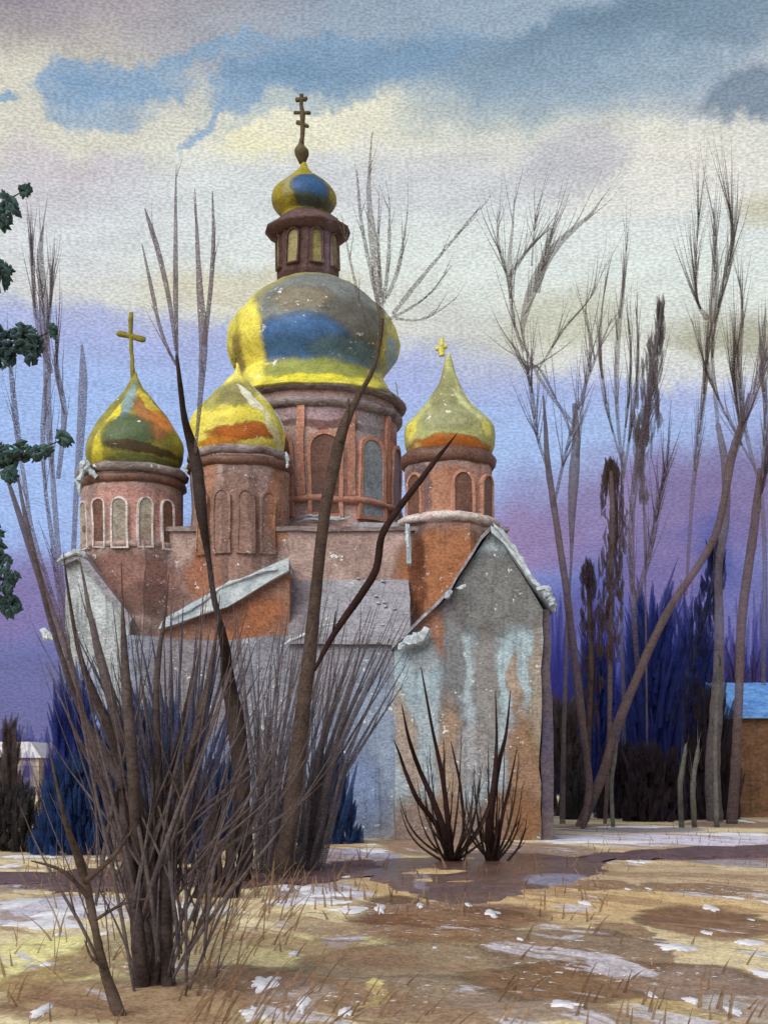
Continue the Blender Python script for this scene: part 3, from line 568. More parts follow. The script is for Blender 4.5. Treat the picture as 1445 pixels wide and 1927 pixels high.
WS = .76
def stroke3(pts, Y, drift=.02, n=5, slope=0.0):
    """picture strokes at depth Y given their own depth wander -> tube points"""
    q = spline(pts, n); ph = random.random()*100; out = []; y0 = q[0][1]
    for i, (px, py, w_) in enumerate(q):
        dY = Y*drift*(mnoise.noise(Vector((ph, i*.07, 0)))*2 + slope*(y0-py)/400.0)*min(1, i/4)
        out.append((XX(px,Y+dY), Y+dY, ZZ(py,Y+dY) if dY else ZZ(py,Y), M(max(w_*WS,1.0)/2, Y)*(1+.07*mnoise.noise(Vector((ph,i*.9,5))))))
    return out
def twigs_on(bm, pts, count, lpx, wpx, Y, spread=.55, up=1.0, t0=.2):
    for _ in range(count):
        t = random.uniform(t0, 1); i = min(len(pts)-2, int(t*(len(pts)-1))); p = Vector(pts[i][:3])
        d = (Vector(pts[i+1][:3])-Vector(pts[i][:3])); d = d.normalized() if d.length > 1e-6 else Vector((0,0,1))
        if d.z < 0: d = -d
        a = random.choice((-1,1))*random.uniform(.25,1)*spread
        v = (d + Vector((a, random.uniform(-.5,.5)*spread, 0))).normalized(); L = M(lpx*random.uniform(.5,1.2), Y); q = p.copy(); r0 = min(pts[i][3]*.7, M(wpx/2,Y)); tp = [(*q, r0)]
        for s_ in range(4):
            v = (v + Vector((random.gauss(0,.05), random.gauss(0,.05), .13*up))).normalized(); q = q + v*L/4; tp.append((*q, r0*(1-(s_+1)/4.3)))
        tube(bm, tp, 4, .15)
def tree(name, label, cat, Y, trunk, crown, mt, mc, group=None, tw=0, tl=90, twd=3, spread=.5, slope=0.0, ttop=None, base=None):
    bx = base if base else trunk[0][0][0]
    root = thing(name, label, cat, (XX(bx,Y), Y, 0), group)
    b = B(); allp = []
    for s_ in trunk:
        q = stroke3(s_, Y, slope=slope); allp.append(q); tube(b, q, 9, .06)
    obj('trunk', b, mt, root, True)
    if crown or tw:
        b = B(); cq = []
        for s_ in crown: q = stroke3(s_, Y, .03, slope=slope); cq.append(q); tube(b, q, 6, .05)
        src = cq or allp
        for q in src: twigs_on(b, q, max(1, tw//len(src)), tl, twd, Y, spread)
        obj('crown', b, mc, root, True)
    return root
def S_(*a): return [tuple(a[i:i+3]) for i in range(0, len(a), 3)]
G1 = 'bare trees in front of the church'; G2 = 'bare trees to the side of the church'; G3 = 'leafless shrubs on the field'
WS = .66
# main tall tree in front of the church
YA = GY(1655)
tA = thing('bare_tree', 'tall brown bare tree whose trunk crosses the church brickwork below the biggest dome', 'tree', (XX(530,YA),YA,0), G1)
b = B(); tube(b, stroke3(S_(526,1662,66, 536,1600,52, 548,1540,46, 560,1420,46, 576,1290,42, 588,1180,38, 600,1060,33, 612,960,34, 628,880,36, 648,800,30, 675,745,18, 700,700,13, 714,650,11, 718,600,16), YA, .008), 10, .05)
tube(b, stroke3(S_(528,1662,46, 490,1700,14), YA, .01), 6, .1); tube(b, stroke3(S_(640,835,26, 652,790,14, 656,750,5), YA, .01), 6, .1)
obj('trunk', b, m_b2, tA, True)
b = B(); tube(b, stroke3(S_(592,1262,8, 612,1222,15, 640,1175,20, 680,1118,22, 708,1070,22, 718,1010,20, 744,965,19, 790,905,18, 820,865,14, 842,838,8, 860,815,2), YA-.25, .006), 8, .05)
tube(b, stroke3(S_(626,1195,7, 632,1150,3), YA-.25, .004), 5); obj('bough', b, m_b5, tA, True)
b = B(); cr = []
for s_ in (S_(718,610,14, 712,540,28, 700,440,22, 694,360,14, 697,290,7, 700,250,2), S_(716,590,12, 700,520,14, 682,430,10, 676,380,9, 672,320,3), S_(722,570,12, 730,500,12, 733,420,8, 732,370,2), S_(716,560,10, 712,440,8, 714,360,2),
           S_(728,560,10, 748,510,14, 760,450,8, 767,395,3), S_(740,590,12, 775,545,14, 820,490,9, 870,430,9, 902,390,3), S_(735,600,10, 800,560,6, 850,500,3), S_(700,640,8, 675,560,9, 655,470,6, 642,400,2), S_(745,600,8, 800,600,5, 860,560,3)):
    q = stroke3(s_, YA, .03); cr.append(q); tube(b, q, 6, .15)
for q in cr: twigs_on(b, q, 4, 80, 3, YA, .35)
obj('crown', b, m_b8, tA)
WS = .76
# thin tree left of centre
YB = GY(1658)
tree('bare_tree', 'thin dark bare tree rising between the green dome and the yellow dome', 'tree', YB,
  [S_(458,1666,44, 462,1600,38, 458,1520,34, 452,1430,46, 442,1350,44, 428,1270,34, 424,1220,26, 412,1165,16, 402,1120,15, 394,1060,14, 386,1010,20, 378,950,30, 372,890,30, 362,840,28, 348,790,17, 340,730,13, 333,670,8)],
  [S_(335,690,8, 318,660,8, 300,610,9, 285,540,10, 268,460,3), S_(332,660,8, 318,560,12, 300,480,13, 285,430,11, 273,392,3), S_(334,680,8, 331,560,13, 331,460,11, 331,380,7, 332,318,2), S_(368,850,8, 378,740,14, 383,640,22, 376,540,16, 371,440,9, 367,355,2), S_(384,650,14, 395,560,12, 402,460,11, 400,360,3),
   S_(428,1280,16, 446,1240,8, 455,1200,3)], m_b1, bark('bark_lilac',[(128,114,118),(144,130,134)],alpha=.7,gap=.42,grain=6), G1, tw=14, tl=90, twd=3, spread=.3)
# big many-stemmed clump at lower left
YC_ = GY(1860)
st = [S_(270,1880,42, 262,1800,37, 256,1720,33, 246,1640,32, 236,1560,30, 226,1460,29, 210,1380,26, 184,1320,20, 156,1250,14, 140,1180,10, 126,1090,6, 120,1040,2),
 S_(292,1880,36, 286,1780,33, 272,1660,32, 256,1560,30, 250,1440,29, 240,1320,26, 234,1220,17, 231,1140,7, 229,1060,2),
 S_(318,1880,39, 314,1780,36, 312,1700,37, 324,1600,35, 340,1500,24, 358,1420,20, 380,1340,17, 396,1270,13, 408,1190,6, 414,1120,2),
 S_(300,1880,33, 296,1780,32, 294,1680,29, 296,1560,26, 298,1440,22, 294,1330,17, 300,1230,13, 312,1150,6, 318,1080,2),
 S_(280,1890,29, 300,1780,32, 292,1700,29, 284,1620,24, 300,1520,19, 330,1420,14, 352,1320,9, 372,1220,3)]
crn = []
fan = random.Random(5)
for k in range(84):
    bx = 292 + fan.gauss(0,46) + (k/84-.42)*110; byy = fan.uniform(1600,1880); t = (k+.5)/84
    ty = 1130 + 240*abs(t-.42) + fan.uniform(-90,230); tx = 50 + 590*t + fan.gauss(0,18)
    if t < .12: ty += 60
    w0 = fan.choice((4,5,6,7,8,10,13)); mx = bx + (tx-bx)*.52 + fan.gauss(0,8); my = byy + (ty-byy)*.52
    crn.append(S_(bx,byy+20,2, bx,byy,w0*.8, bx+(mx-bx)*.45,byy+(my-byy)*.5,w0*.95, mx,my,w0*.75, mx+(tx-mx)*.55,my+(ty-my)*.5,w0*.42, tx,ty,1.5))
crn += [S_(236,1480,34, 196,1420,26, 150,1330,16, 105,1200,16, 78,1100,14, 50,980,12, 35,900,6), S_(230,1400,24, 200,1280,26, 175,1180,16, 160,1100,8, 150,1050,3)]
tC = tree('bare_tree', 'huge many-stemmed grey-brown tree fanning up from the near field at the lower left', 'tree', YC_, st, crn, bark('bark_umber_grey',[(84,72,70),(106,92,88),(70,60,62)],grain=12), bark('bark_fan',[(102,90,88),(126,112,110),(84,76,86)],grain=14,alpha=.78), G1, tw=130, tl=170, twd=4, spread=.25)
# leaning stem lower left
tree('bare_tree', 'crooked brown stem leaning on the yellow grass at the lower left', 'tree', 11.6,
  [S_(232,1935,36, 215,1880,32, 198,1830,25, 182,1760,21, 168,1690,22, 150,1620,24, 128,1560,14, 108,1480,8, 92,1400,2)], [S_(195,1820,12, 172,1800,8, 160,1770,3), S_(168,1690,14, 120,1640,10, 60,1620,4), S_(160,1660,16, 215,1610,12, 250,1560,4), S_(182,1730,9, 235,1700,6, 290,1690,3)], m_b2, m_b2, G1, tw=10, tl=70, twd=4, slope=0)
# more stems between: dark trunk masses in front of the church
def stems(name, label, Y, n, px0, px1, pyb, top, w_, lean, mt, mc, grp, tw=30, tl=120, spread=.35, base=None):
    tr = []
    for k in range(n):
        t = (k+.5)/n; bx = base if base is not None else px0+(px1-px0)*t; bx += random.gauss(0,9) + (t-.5)*(px1-px0)*.22
        tx = px0+(px1-px0)*t + lean*random.uniform(.6,1.3); ty = top+random.uniform(-.12,.25)*(pyb-top); w1 = w_*random.uniform(.5,1.15)
        mx, my = bx+(tx-bx)*.35+random.gauss(0,4), pyb+(ty-pyb)*.5
        tr.append(S_(bx,pyb+4,w1, bx+(mx-bx)*.5,pyb+(my-pyb)*.5,w1*.85, mx,my,w1*.6, tx,ty,1.5))
    return tree(name, label, 'shrub', Y, tr, [], mt, mc, grp, tw=tw, tl=tl, twd=3, spread=spread)
stems('leafless_shrub', 'grey shrub of slanting stems right behind the tall brown tree trunk', GY(1640), 28, 600, 775, 1640, 1170, 20, 12, m_b9, m_b9, G3, 110, 130, .25, base=572)
stems('leafless_shrub', 'grey shrub of upright stems between thin dark tree and tall brown tree', GY(1645), 26, 430, 610, 1640, 1190, 16, 6, m_b9, m_b9, G3, 80, 130, .25, base=500)
stems('leafless_shrub', 'blue-grey shrub standing behind the fan of the many-stemmed tree', GY(1625), 30, 130, 500, 1625, 1180, 22, 0, bark('bark_blue_grey',[(66,70,104),(90,92,120),(70,66,84)],alpha=.75), m_b9, G3, 110, 150, .3, base=330)
stems('leafless_shrub', 'sparse shrub of short dark stems at the foot of the thin dark tree', GY(1690), 8, 370, 500, 1690, 1460, 26, 20, m_b1, m_b1, G3, 30, 80, .4, base=425)
# left side trees
YD = 30.0
tree('bare_tree', 'slender mauve tree leaning left beside the left wing of the church', 'tree', YD, [S_(228,1620,22, 205,1520,20, 160,1360,17, 128,1230,17, 90,1130,18, 60,1040,18, 34,960,14, 14,900,8)],
  [S_(160,1360,12, 128,1220,14, 92,1100,12, 62,1000,12, 46,900,12, 32,800,18, 20,680,10, 18,620,4), S_(130,1240,10, 112,1120,14, 98,1010,12, 84,900,10, 82,800,14, 88,700,8)], m_b10, m_b3, G2, tw=20, tl=110, spread=.3)
tree('bare_tree', 'pale mauve tree with a broad brushy top left of the green dome', 'tree', 44.0, [S_(140,1590,14, 132,1400,14, 128,1200,13, 138,1050,12, 144,930,14, 152,820,20, 157,720,22, 155,650,6)],
  [S_(130,1200,10, 112,1050,14, 100,900,14, 92,780,18, 88,660,22, 82,560,26, 76,480,18, 82,425,4), S_(96,700,16, 70,600,14, 62,500,10, 60,440,3), S_(110,900,12, 122,780,14, 108,700,14, 106,640,5), S_(86,660,14, 96,560,10, 98,500,3)], m_b3, m_b3, G2, tw=60, tl=130, twd=4, spread=.18)
# shrub in front of the right wing
YG = GY(1622)
def fanshrub(label, cx_, n, span, pyb, hs, w_, seed, extra):
    rr_ = random.Random(seed); tr = list(extra); cr = []
    for k in range(n):
        t = (k+.5)/n*2-1; tx = cx_+span*t+rr_.gauss(0,6); h_ = hs*rr_.uniform(.45,1)*(1-.25*t*t); bx = cx_+rr_.gauss(0,8)+t*10
        cr.append(S_(bx,pyb,w_, bx+(tx-bx)*.55,pyb-h_*.3,w_*.8, bx+(tx-bx)*.85,pyb-h_*.62,w_*.5, tx,pyb-h_,1))
    return tree('leafless_shrub', label, 'shrub', YG, tr, cr, m_b5, bark('bark_umber',[(72,54,46),(96,76,64)],alpha=.85), G3, tw=50, tl=50, twd=3, spread=.35, base=cx_)
fanshrub('wide dark shrub with long curved stems spreading left, in front of the pale right wing', 850, 20, 105, 1622, 250, 7, 3, [S_(852,1622,20, 826,1560,14, 786,1505,12, 764,1455,9, 752,1420,6, 741,1392,2), S_(850,1622,20, 834,1560,18, 812,1500,14, 786,1440,11, 768,1385,8, 756,1325,2), S_(850,1622,18, 842,1540,14, 832,1460,11, 815,1380,8, 802,1310,6, 792,1255,2), S_(856,1620,14, 872,1560,8, 866,1480,7, 856,1430,5, 848,1395,2)])
fanshrub('dark shrub with straight upright stems under the right corner of the pale wing', 930, 16, 70, 1622, 240, 7, 4, [S_(925,1625,22, 918,1560,16, 928,1480,13, 934,1400,8, 932,1300,2), S_(928,1620,18, 924,1540,16, 938,1440,12, 952,1380,8, 960,1300,2), S_(928,1620,14, 944,1540,10, 958,1480,7, 972,1410,2)])
WS = .62
# right side trees
tree('bare_tree', 'slender grey tree just right of the church with a bend in its stem', 'tree', 46, [S_(1096,1560,16, 1108,1480,22, 1100,1400,22, 1088,1300,27, 1076,1200,24, 1064,1100,22, 1052,1020,20, 1040,940,20, 1030,870,18, 1026,800,12, 1022,745,4)],
  [S_(1042,950,10, 1072,820,10, 1110,700,9, 1150,600,4), S_(1030,880,10, 1010,820,10, 1000,740,14, 990,690,3)], m_b10, m_b3, G2, tw=48, tl=126)
tree('bare_tree', 'forked grey tree whose broad pale fork stands against the cream cloud', 'tree', 50, [S_(1058,1550,18, 1060,1400,14, 1066,1200,12, 1074,1060,8, 1076,960,24, 1080,890,32, 1084,820,24, 1080,760,14)],
  [S_(1080,800,12, 1020,720,10, 985,640,9, 990,580,26, 1012,520,34, 1040,470,28, 1080,430,17, 1110,405,12, 1133,372,3), S_(1008,550,24, 1026,480,24, 1038,430,12), S_(985,660,10, 965,600,9, 958,500,14, 965,420,6, 967,370,2), S_(960,520,14, 985,480,12, 1010,450,10),
   S_(1086,860,12, 1098,740,10, 1110,660,9, 1100,580,4), S_(1010,700,6, 1060,620,7, 1110,560,5, 1140,495,2), S_(1000,500,6, 1006,420,5, 1012,385,3), S_(960,540,10, 938,460,8, 935,400,2), S_(1082,830,8, 1020,700,6, 990,690,20, 960,640,2)], m_b9, m_b8, G2, tw=120, tl=126, spread=.35)
tree('bare_tree', 'dark leaning tree crossing the blue wood with a long straight slanting stem', 'tree', 48, [S_(1090,1560,30, 1116,1500,34, 1140,1440,30, 1160,1370,32, 1192,1290,28, 1222,1220,26, 1262,1140,24, 1310,1070,22, 1344,1010,24, 1362,940,22, 1376,860,26, 1392,800,14, 1408,740,5)],
  [S_(1200,1270,14, 1190,1120,18, 1188,980,18, 1200,860,20, 1216,800,16, 1225,740,6), S_(1188,1150,14, 1220,1050,16, 1240,940,14, 1256,870,8), S_(1376,860,14, 1410,760,22, 1440,680,26, 1460,620,10)], m_b10, m_b3, G2, tw=100, tl=138, spread=.3)
tree('bare_tree', 'tall leafless tree at the right whose straight top reaches the pale sky', 'tree', 52, [S_(1345,1545,50, 1340,1450,46, 1346,1350,40, 1352,1250,34, 1352,1150,28, 1352,1060,24, 1364,980,26, 1364,880,24, 1350,800,16)],
  [S_(1290,1120,8, 1300,960,12, 1312,840,16, 1326,720,16, 1332,640,12, 1342,560,26, 1345,480,18, 1342,400,4), S_(1350,800,12, 1340,640,12, 1370,500,20, 1378,440,12, 1370,380,2), S_(1330,600,18, 1310,560,8, 1310,470,4, 1314,400,2), S_(1362,900,14, 1392,820,14, 1380,720,10, 1384,640,4)], m_b9, m_b8, G2, tw=240, tl=149, spread=.16)
tree('bare_tree', 'brown tree with a rounded bare top at the right edge beside the brown shed', 'tree', 50, [S_(1376,1550,34, 1384,1430,30, 1390,1300,26, 1394,1180,28, 1404,1090,28, 1416,1010,28, 1424,940,24, 1428,882,10)], [S_(1420,960,8, 1438,900,8, 1450,840,3)], m_b10, m_b3, G2, tw=48, tl=92, spread=.25)
def poplar(label, Y, pts, mt, mc, n=150, sw=30):
    """fuzzy column: a stem wrapped in close upright shoots"""
    root = thing('columnar_tree', label, 'tree', (XX(pts[0][0],Y),Y,0), 'narrow columnar trees right of the church')
    b = B(); q = stroke3([(p[0],p[1],max(6,p[2]*.4)) for p in pts], Y, .01); tube(b, q, 8, .08); obj('trunk', b, mt, root, True)
    b = B(); qq = spline(pts, 6)
    for _ in range(n):
        i = random.randrange(int(len(qq)*.3), len(qq)); px, py, w_ = qq[i]; a = random.random()*6.283; rr = M(w_*.5,Y)*random.random()**.5
        x_, y_, z_ = XX(px,Y)+rr*math.cos(a)*1.15, Y+rr*math.sin(a), ZZ(py,Y)
        L = M(random.uniform(16,50),Y); r0 = M(random.uniform(1.5,4.5),Y)
        tube(b, [(x_,y_,z_-L*.5,r0*.4),(x_+random.gauss(0,.04),y_,z_,r0),(x_+random.gauss(0,.06),y_,z_+L*.5,r0*.15)], 4, .2)
    obj('crown', b, mc, root); return root
poplar('narrow brown columnar tree with a blunt top against the violet sky', 50, S_(1138,1550,30, 1146,1380,36, 1148,1200,40, 1150,1080,44, 1152,980,42, 1150,900,34, 1147,880,14), m_b10, bark('shoots_brown',[(82,66,60),(108,88,78)],grain=6,alpha=.45), 240)
poplar('dark smudgy columnar tree standing highest against the pale cloud', 56, S_(1218,1545,16, 1216,1300,14, 1212,1000,12, 1208,840,30, 1214,800,44, 1220,740,40, 1228,680,32, 1238,630,20, 1244,570,6), m_b9, bark('shoots_grey',[(100,90,90),(124,112,112)],grain=6,alpha=.35), 220)
poplar('low brown columnar tree close to the right wing of the church', 52, S_(1104,1550,30, 1108,1380,36, 1112,1240,40, 1108,1120,36, 1106,1070,14), m_b2, bark('shoots_mauve',[(76,60,70),(96,80,90)],grain=6,alpha=.5), 140)
poplar('blue-black columnar tree rising out of the dark thicket', 54, S_(1290,1550,40, 1286,1400,50, 1300,1250,50, 1340,1100,40, 1345,1020,20), m_b7, bark('shoots_blue',[(36,40,84),(54,60,110)],grain=6,alpha=.5), 240)
m_b11 = bark('bark_feather', [(118,108,104), (138,128,124)], alpha=.5, gap=.45)
tree('bare_tree', 'faint feathery bare tree of upright wisps just left of the smudgy columnar tree', 'tree', 58, [S_(1176,1535,12, 1172,1300,12, 1168,1050,12, 1172,850,10)], [S_(1172,900,8, 1160,760,12, 1162,640,16, 1172,540,12, 1180,440,2), S_(1172,900,8, 1190,780,10, 1200,680,10, 1196,580,3), S_(1172,880,6, 1140,760,8, 1128,640,8, 1140,520,2), S_(1170,860,6, 1186,700,8, 1182,600,3)], m_b11, m_b11, G2, tw=110, tl=100, twd=3, spread=.12)
tree('bare_tree', 'faint feathery bare tree with a wide dry crown at the right edge', 'tree', 60, [S_(1440,1535,14, 1436,1300,14, 1438,1050,14, 1430,900,12)], [S_(1430,920,8, 1400,800,14, 1390,690,18, 1396,600,10, 1390,520,2), S_(1430,920,8, 1440,780,14, 1432,680,16, 1440,580,3), S_(1430,900,6, 1370,790,8, 1330,700,6, 1300,600,2), S_(1430,900,6, 1460,760,8, 1470,640,2)], m_b11, m_b11, G2, tw=120, tl=110, twd=3, spread=.2)
m_b12 = bark('bark_silver', [(112,112,106), (136,134,124), (92,92,92)], alpha=.8)
for px, pt, w_, lb in ((1282,1400,13,'short silver-grey trunk left of its bent twin, before the black bushes'),(1306,1396,13,'short bent silver-grey trunk right of its straight twin, before the black bushes'),(1348,1240,12,'taller pale grey-green trunk against the tall leafless tree'),(1153,1396,11,'short lilac-white trunk beside the slanting tree')):
    tree('birch_trunk', lb, 'tree', 47, [S_(px,HY+5500/47,w_*1.3, px-3,(pt+1557)/2,w_*1.2, px+4,pt+30,w_, px+8,pt,w_*.4)], [], m_b12, m_b12, 'pale young trunks in front of the thicket', tw=8, tl=60, twd=2, spread=.2)
WS = .76
# dense thickets: low wood right of the church, each bush its own thing
def bush(name, label, Y, px, pyb, w_, h_, mt, n=220, grp=None, taper=.6, tw=5, cat='bush'):
    root = thing(name, label, cat, (XX(px,Y), Y, 0), grp); b = B(); k = 0
    for _ in range(7):
        a = random.uniform(-1,1); tube(b, [(XX(px+a*w_*.12,Y),Y+random.uniform(-.3,.3),-.1,M(9,Y)),(XX(px+a*w_*.3,Y),Y+random.uniform(-.8,.8),ZZ(pyb-h_*.5,Y),M(6,Y)),(XX(px+a*w_*.42,Y),Y+random.uniform(-1,1),ZZ(pyb-h_*random.uniform(.8,1),Y),M(1.5,Y))], 5, .15)
    obj('stem', b, mt, root); b = B()
    for _ in range(n):
        a = random.uniform(-1,1); d = random.uniform(-1,1); u = random.random()**1.2; R_ = (1-u*taper)*math.sqrt(max(0,1-.4*a*a))
        x_ = XX(px+a*w_*.5*R_,Y); y_ = Y + d*M(w_*.35,Y)*R_; z_ = ZZ(pyb-h_*u*random.uniform(.8,1.0),Y); L = M(random.uniform(.12,.3)*h_,Y); r0 = M(random.uniform(.5,1.3)*tw,Y)
        le = a*.25+random.gauss(0,.1)
        tube(b, [(x_-le*L*.5,y_,max(.02,z_-L*.5),r0*.8),(x_,y_,max(.05,z_),r0),(x_+le*L*.6,y_+random.gauss(0,.1),z_+L*.6,r0*.12)], 4, .25)
    obj('foliage', b, mt, root); return root
m_k1 = bark('thicket_black',[(54,44,50),(76,64,68),(56,50,78)],grain=5,alpha=0.55,flat=.6); m_k2 = bark('thicket_blue',[(46,54,124),(62,76,152),(76,80,134)],grain=5,alpha=0.45,flat=.6); m_k3 = bark('thicket_brown',[(86,74,74),(110,96,92),(74,70,80)],grain=5,alpha=0.5,flat=.6)
m_k4 = bark('thicket_sea_blue',[(44,66,116),(64,92,142),(52,62,90)],grain=6,alpha=0.6,flat=.6); m_k5 = bark('thicket_slate',[(60,58,60),(84,80,78),(52,56,68)],grain=6,alpha=0.6,flat=.6)
GB = 'dark bushes of the thicket right of the church'
for px, Y, w_, h_, mt, lb, n in ((1060,58,110,230,m_k3,'brown-grey bush against the corner of the right wing',260),(1120,62,130,330,m_k2,'deep blue bush behind the slender grey tree',300),(1165,55,110,150,m_k1,'low blackish bush at the foot of the blunt columnar tree',240),
      (1225,60,180,420,m_k2,'tallest deep blue bush in the middle of the thicket',420),(1215,52,110,150,m_k1,'black bush with snow at its foot under the slanting tree',260),(1255,53,90,130,m_k1,'smaller black bush right beside the one with snow at its foot',220),
      (1310,62,170,360,m_k2,'broad ultramarine bush left of the tall straight tree',380),(1335,54,130,260,m_k1,'tall blackish bush round the base of the tall straight tree',320),(1400,64,150,300,bark('thicket_violet',[(80,70,130),(100,90,150)],grain=5),'violet bush behind the brown shed',260),(1080,54,60,90,m_k5,'small slate bush beside the church corner',120)):
    bush('thicket_bush', lb, Y, px, HY+5500/Y, w_, h_, mt, n, GB)
GL = 'bushes at the left end of the church'
for px, Y, w_, h_, mt, lb, n in ((140,36,150,330,m_k2,'tall ultramarine bush against the left wing',340),(150,33,230,190,m_k4,'broad sea-blue bush spreading over the left corner of the church',420),(30,34,150,130,m_k5,'dark slate bush in front of the far ochre cottage',260),(330,35,150,210,m_k4,'sea-blue bush half hidden behind the many-stemmed tree',240),(20,70,60,160,m_k3,'brown-grey bush beside the ochre cottage',160),(300,36.5,300,270,m_k4,'widest sea-blue bush, along the church front behind the fan of stems',520),(225,37,130,260,m_k2,'upright ultramarine bush before the church wall, behind the fan of stems',240),(420,36,120,170,m_k4,'small sea-blue bush behind the thin dark tree',200),(620,37.5,150,170,m_k4,'sea-blue bush behind the tall brown trunk, at the grey wall',200)):
    bush('winter_bush', lb, Y, px, HY+5500/Y, w_, h_, mt, n, GL)
# far wood, one mass
b = B()
for k in range(2000):
    px = random.choice((random.uniform(1010,1560), random.uniform(-500,130), random.uniform(1010,1560), random.uniform(-400,1900))); Y = random.uniform(95,125); top = (1370 - 260*random.random()**2.6 + 70*mnoise.noise(Vector((px*.012,0,0)))) if px > 960 else (1400+random.uniform(-40,40))
    tube(b, [(XX(px,Y),Y,-.2,M(7,Y)),(XX(px+random.gauss(0,3),Y),Y,ZZ((top+1500)/2,Y),M(random.uniform(5,12),Y)),(XX(px+random.gauss(0,8),Y),Y,ZZ(top,Y),M(1.5,Y))], 5, .2)
tag(obj('far_wood', b, wash('far_wood_wash', [(44,50,136),(60,62,150),(86,72,146)], .12, 3.5, alpha=.24, flat=.5, bump=0), None), kind='stuff')
# ---- conifer at the left edge
YE = 20.0
pine = thing('pine_tree', 'dark green pine at the left edge, only its branch tips reaching into view', 'tree', (XX(-150,YE),YE,0))
b = B(); tube(b, stroke3(S_(-150,1720,60, -146,1300,46, -150,800,34, -148,300,20, -150,100,6), YE, .005), 9, .05)
obj('trunk', b, m_b1, pine, True)
m_pine = wash('pine_wash', [(48,66,66),(66,88,82),(52,72,84)], 1.5, 12)
def tuft(b, px, py, rx, ry, n=60, ang=0.0):
    for _ in range(n):
        a = random.random()*6.283; r = random.random()**.5; x_ = px+rx*r*math.cos(a); y_ = py+ry*r*math.sin(a); yy = YE+random.uniform(-1,1)*M((rx+ry)*.4,YE)
        t = math.radians(ang)+random.gauss(0,.5); L = random.uniform(10,24); dx, dy = math.cos(t)*L, math.sin(t)*L; w_ = random.uniform(3,8)
        tube(b, [(XX(x_-dx/2,YE),yy,ZZ(y_-dy/2,YE),M(1,YE)),(XX(x_,YE),yy,ZZ(y_,YE),M(w_,YE)),(XX(x_+dx/2,YE),yy+random.gauss(0,.03),ZZ(y_+dy/2,YE),M(.8,YE))], 4, .2)
for (sx, sy, tips) in ((-148,430,[(12,395,20,26,70),(48,358,9,10,80),(8,420,8,12,90)]), (-148,560,[(2,515,20,26,80)]), (-148,700,[(30,640,46,24,10),(58,652,16,34,90),(6,668,18,26,70),(100,622,4,8,60)]),
                       (-148,900,[(50,852,54,14,-20),(20,885,14,26,60),(-10,850,24,20,0),(122,826,10,13,60)]), (-148,1150,[(6,1090,24,50,80),(-10,1020,22,34,60),(20,1140,18,22,70)])):
    b = B(); b2 = B()
    for (px, py, rx, ry, ang) in tips:
        q = stroke3(S_(sx,sy,14, (sx+px)/2,(sy+py)/2+14,9, px,py,2.5), YE, .003); tube(b2, q, 5, .1)
        tuft(b, px, py, rx, ry, int(20+rx*ry*.06), ang)
        for k in range(6): t = random.uniform(.2,.8); tuft(b, sx+(px-sx)*t*.8, sy+(py-sy)*t*.8, 26, 14, 12, ang)
    obj('branch', b2, m_b1, pine, True); obj('needles', b, m_pine, pine)
# ---- shed with a blue roof, right edge
YS = 56.0
sh = thing('shed', 'brown wooden shed with a bright blue roof at the right edge', 'shed', (XX(1500,YS),YS,0))
m_shed = wash('shed_wash', [(96,72,54),(120,88,64),(104,80,66)], .8, 5, streak=.3); m_sroof = wash('shed_roof_wash', [(84,136,206),(120,168,222)], .8, 5)
b = B(); box(b, XX(1392,YS), XX(1680,YS), YS, YS+5, -.1, ZZ(1350,YS), .02); obj('wall', b, m_shed, sh)
b = B(); vs = [b.verts.new(v) for v in [(XX(1384,YS),YS-.3,ZZ(1346,YS)),(XX(1690,YS),YS-.3,ZZ(1346,YS)),(XX(1690,YS),YS+5.3,ZZ(1270,YS)),(XX(1384,YS),YS+5.3,ZZ(1270,YS)),(XX(1384,YS),YS-.3,ZZ(1352,YS)),(XX(1690,YS),YS-.3,ZZ(1352,YS)),(XX(1690,YS),YS+5.3,ZZ(1350,YS)),(XX(1384,YS),YS+5.3,ZZ(1350,YS))]]
for f in ((0,1,2,3),(4,7,6,5),(0,4,5,1),(1,5,6,2),(3,2,6,7),(0,3,7,4)): b.faces.new([vs[i] for i in f])
obj('roof', b, m_sroof, sh)
b = B(); box(b, XX(1470,YS), XX(1530,YS), YS-.05, YS+.02, 0, ZZ(1420,YS)); obj('door', b, m_b2, sh)
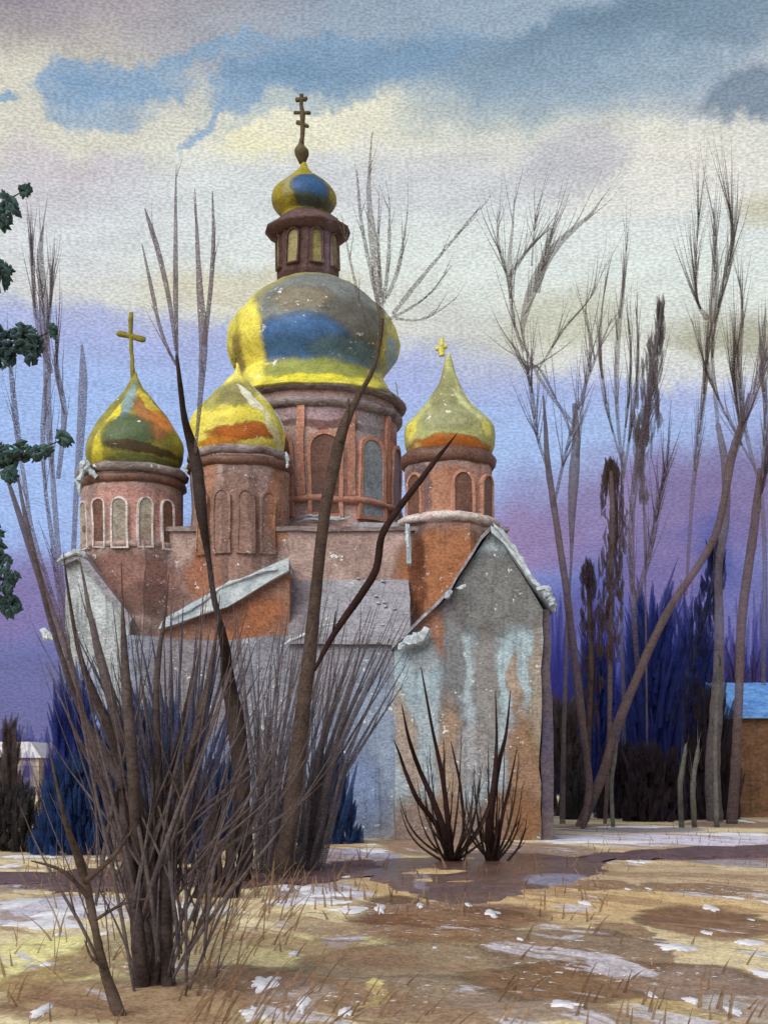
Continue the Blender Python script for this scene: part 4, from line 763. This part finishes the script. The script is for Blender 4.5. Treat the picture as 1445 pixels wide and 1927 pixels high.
# ---- ochre cottage far left
YQ = 100.0
ct = thing('cottage', 'small pale ochre cottage far off at the left edge behind the bushes', 'house', (XX(-20,YQ),YQ,0))
b = B(); box(b, XX(-120,YQ), XX(74,YQ), YQ, YQ+6, -.1, ZZ(1424,YQ), .03); obj('wall', b, wash('cottage_wash', [(176,160,136),(200,184,158),(150,132,112)], .4, 3, fleck=.4), ct)
b = B(); prism(b, [(XX(-126,YQ),ZZ(1426,YQ)),(XX(80,YQ),ZZ(1426,YQ)),(XX(60,YQ),ZZ(1396,YQ)),(XX(-110,YQ),ZZ(1396,YQ))], YQ-.3, YQ+6.3); obj('roof', b, m_gsnow, ct)
for px in (10, 45): b = B(); box(b, XX(px,YQ), XX(px+10,YQ), YQ-.04, YQ+.01, ZZ(1462,YQ), ZZ(1440,YQ)); obj('window', b, m_b3, ct)
# ---- dry grass, one mass
b = B()
def blade(px, pyb, L, ang, w_):
    Y = GY(pyb); X = XX(px,Y); l = M(L,Y); dx = math.sin(ang)*l; dz = math.cos(ang)*l; wv = M(w_,Y)/2; oy = random.uniform(-.25,.25)
    z0 = gz(X,Y)-.03; pts = []
    for k in range(5):
        t = k/4; c = Vector((X+dx*t*(.6+.4*t), Y+oy*t, z0+dz*t*(1.1-.1*t))); ww = wv*(1-t*.85)*(1+random.uniform(-.15,.15)); pts.append((c, ww))
    vv = [(b.verts.new(c-Vector((ww,0,0))), b.verts.new(c+Vector((ww*.7,ww*.5,0)))) for c, ww in pts]
    for a, c in zip(vv, vv[1:]): b.faces.new((a[0],a[1],c[1],c[0]))
for (x0,x1,y0,y1,n,L,an,sd_,w_) in ((330,600,1840,2000,70,130,.6,.2,9),(0,240,1760,1980,40,60,.25,.3,7),(1080,1445,1860,2010,60,60,.25,.12,11),(950,1445,1760,1860,20,40,.55,.2,12),(600,1000,1850,2000,50,70,.75,.2,10),(360,560,1680,1800,90,90,.5,.3,6),(100,420,1680,1860,60,90,0,.5,6),
      (540,1150,1630,1740,150,34,0,.3,7),(60,560,1640,1700,110,44,0,.4,6),(40,700,1610,1680,160,40,0,.4,4),(1100,1445,1560,1640,70,20,0,.4,3),(1200,1445,1660,1700,50,16,0,.5,3)):
    for _ in range(n): blade(random.uniform(x0,x1), random.uniform(y0,y1), L*random.uniform(.4,1.2), random.gauss(an,sd_), w_*random.uniform(.4,1.2))
tag(obj('dry_grass', b, wash('dry_grass_wash', [(134,108,84),(160,130,100),(118,96,80)], 1.2, 14, alpha=.8, flat=.4), None), kind='stuff')
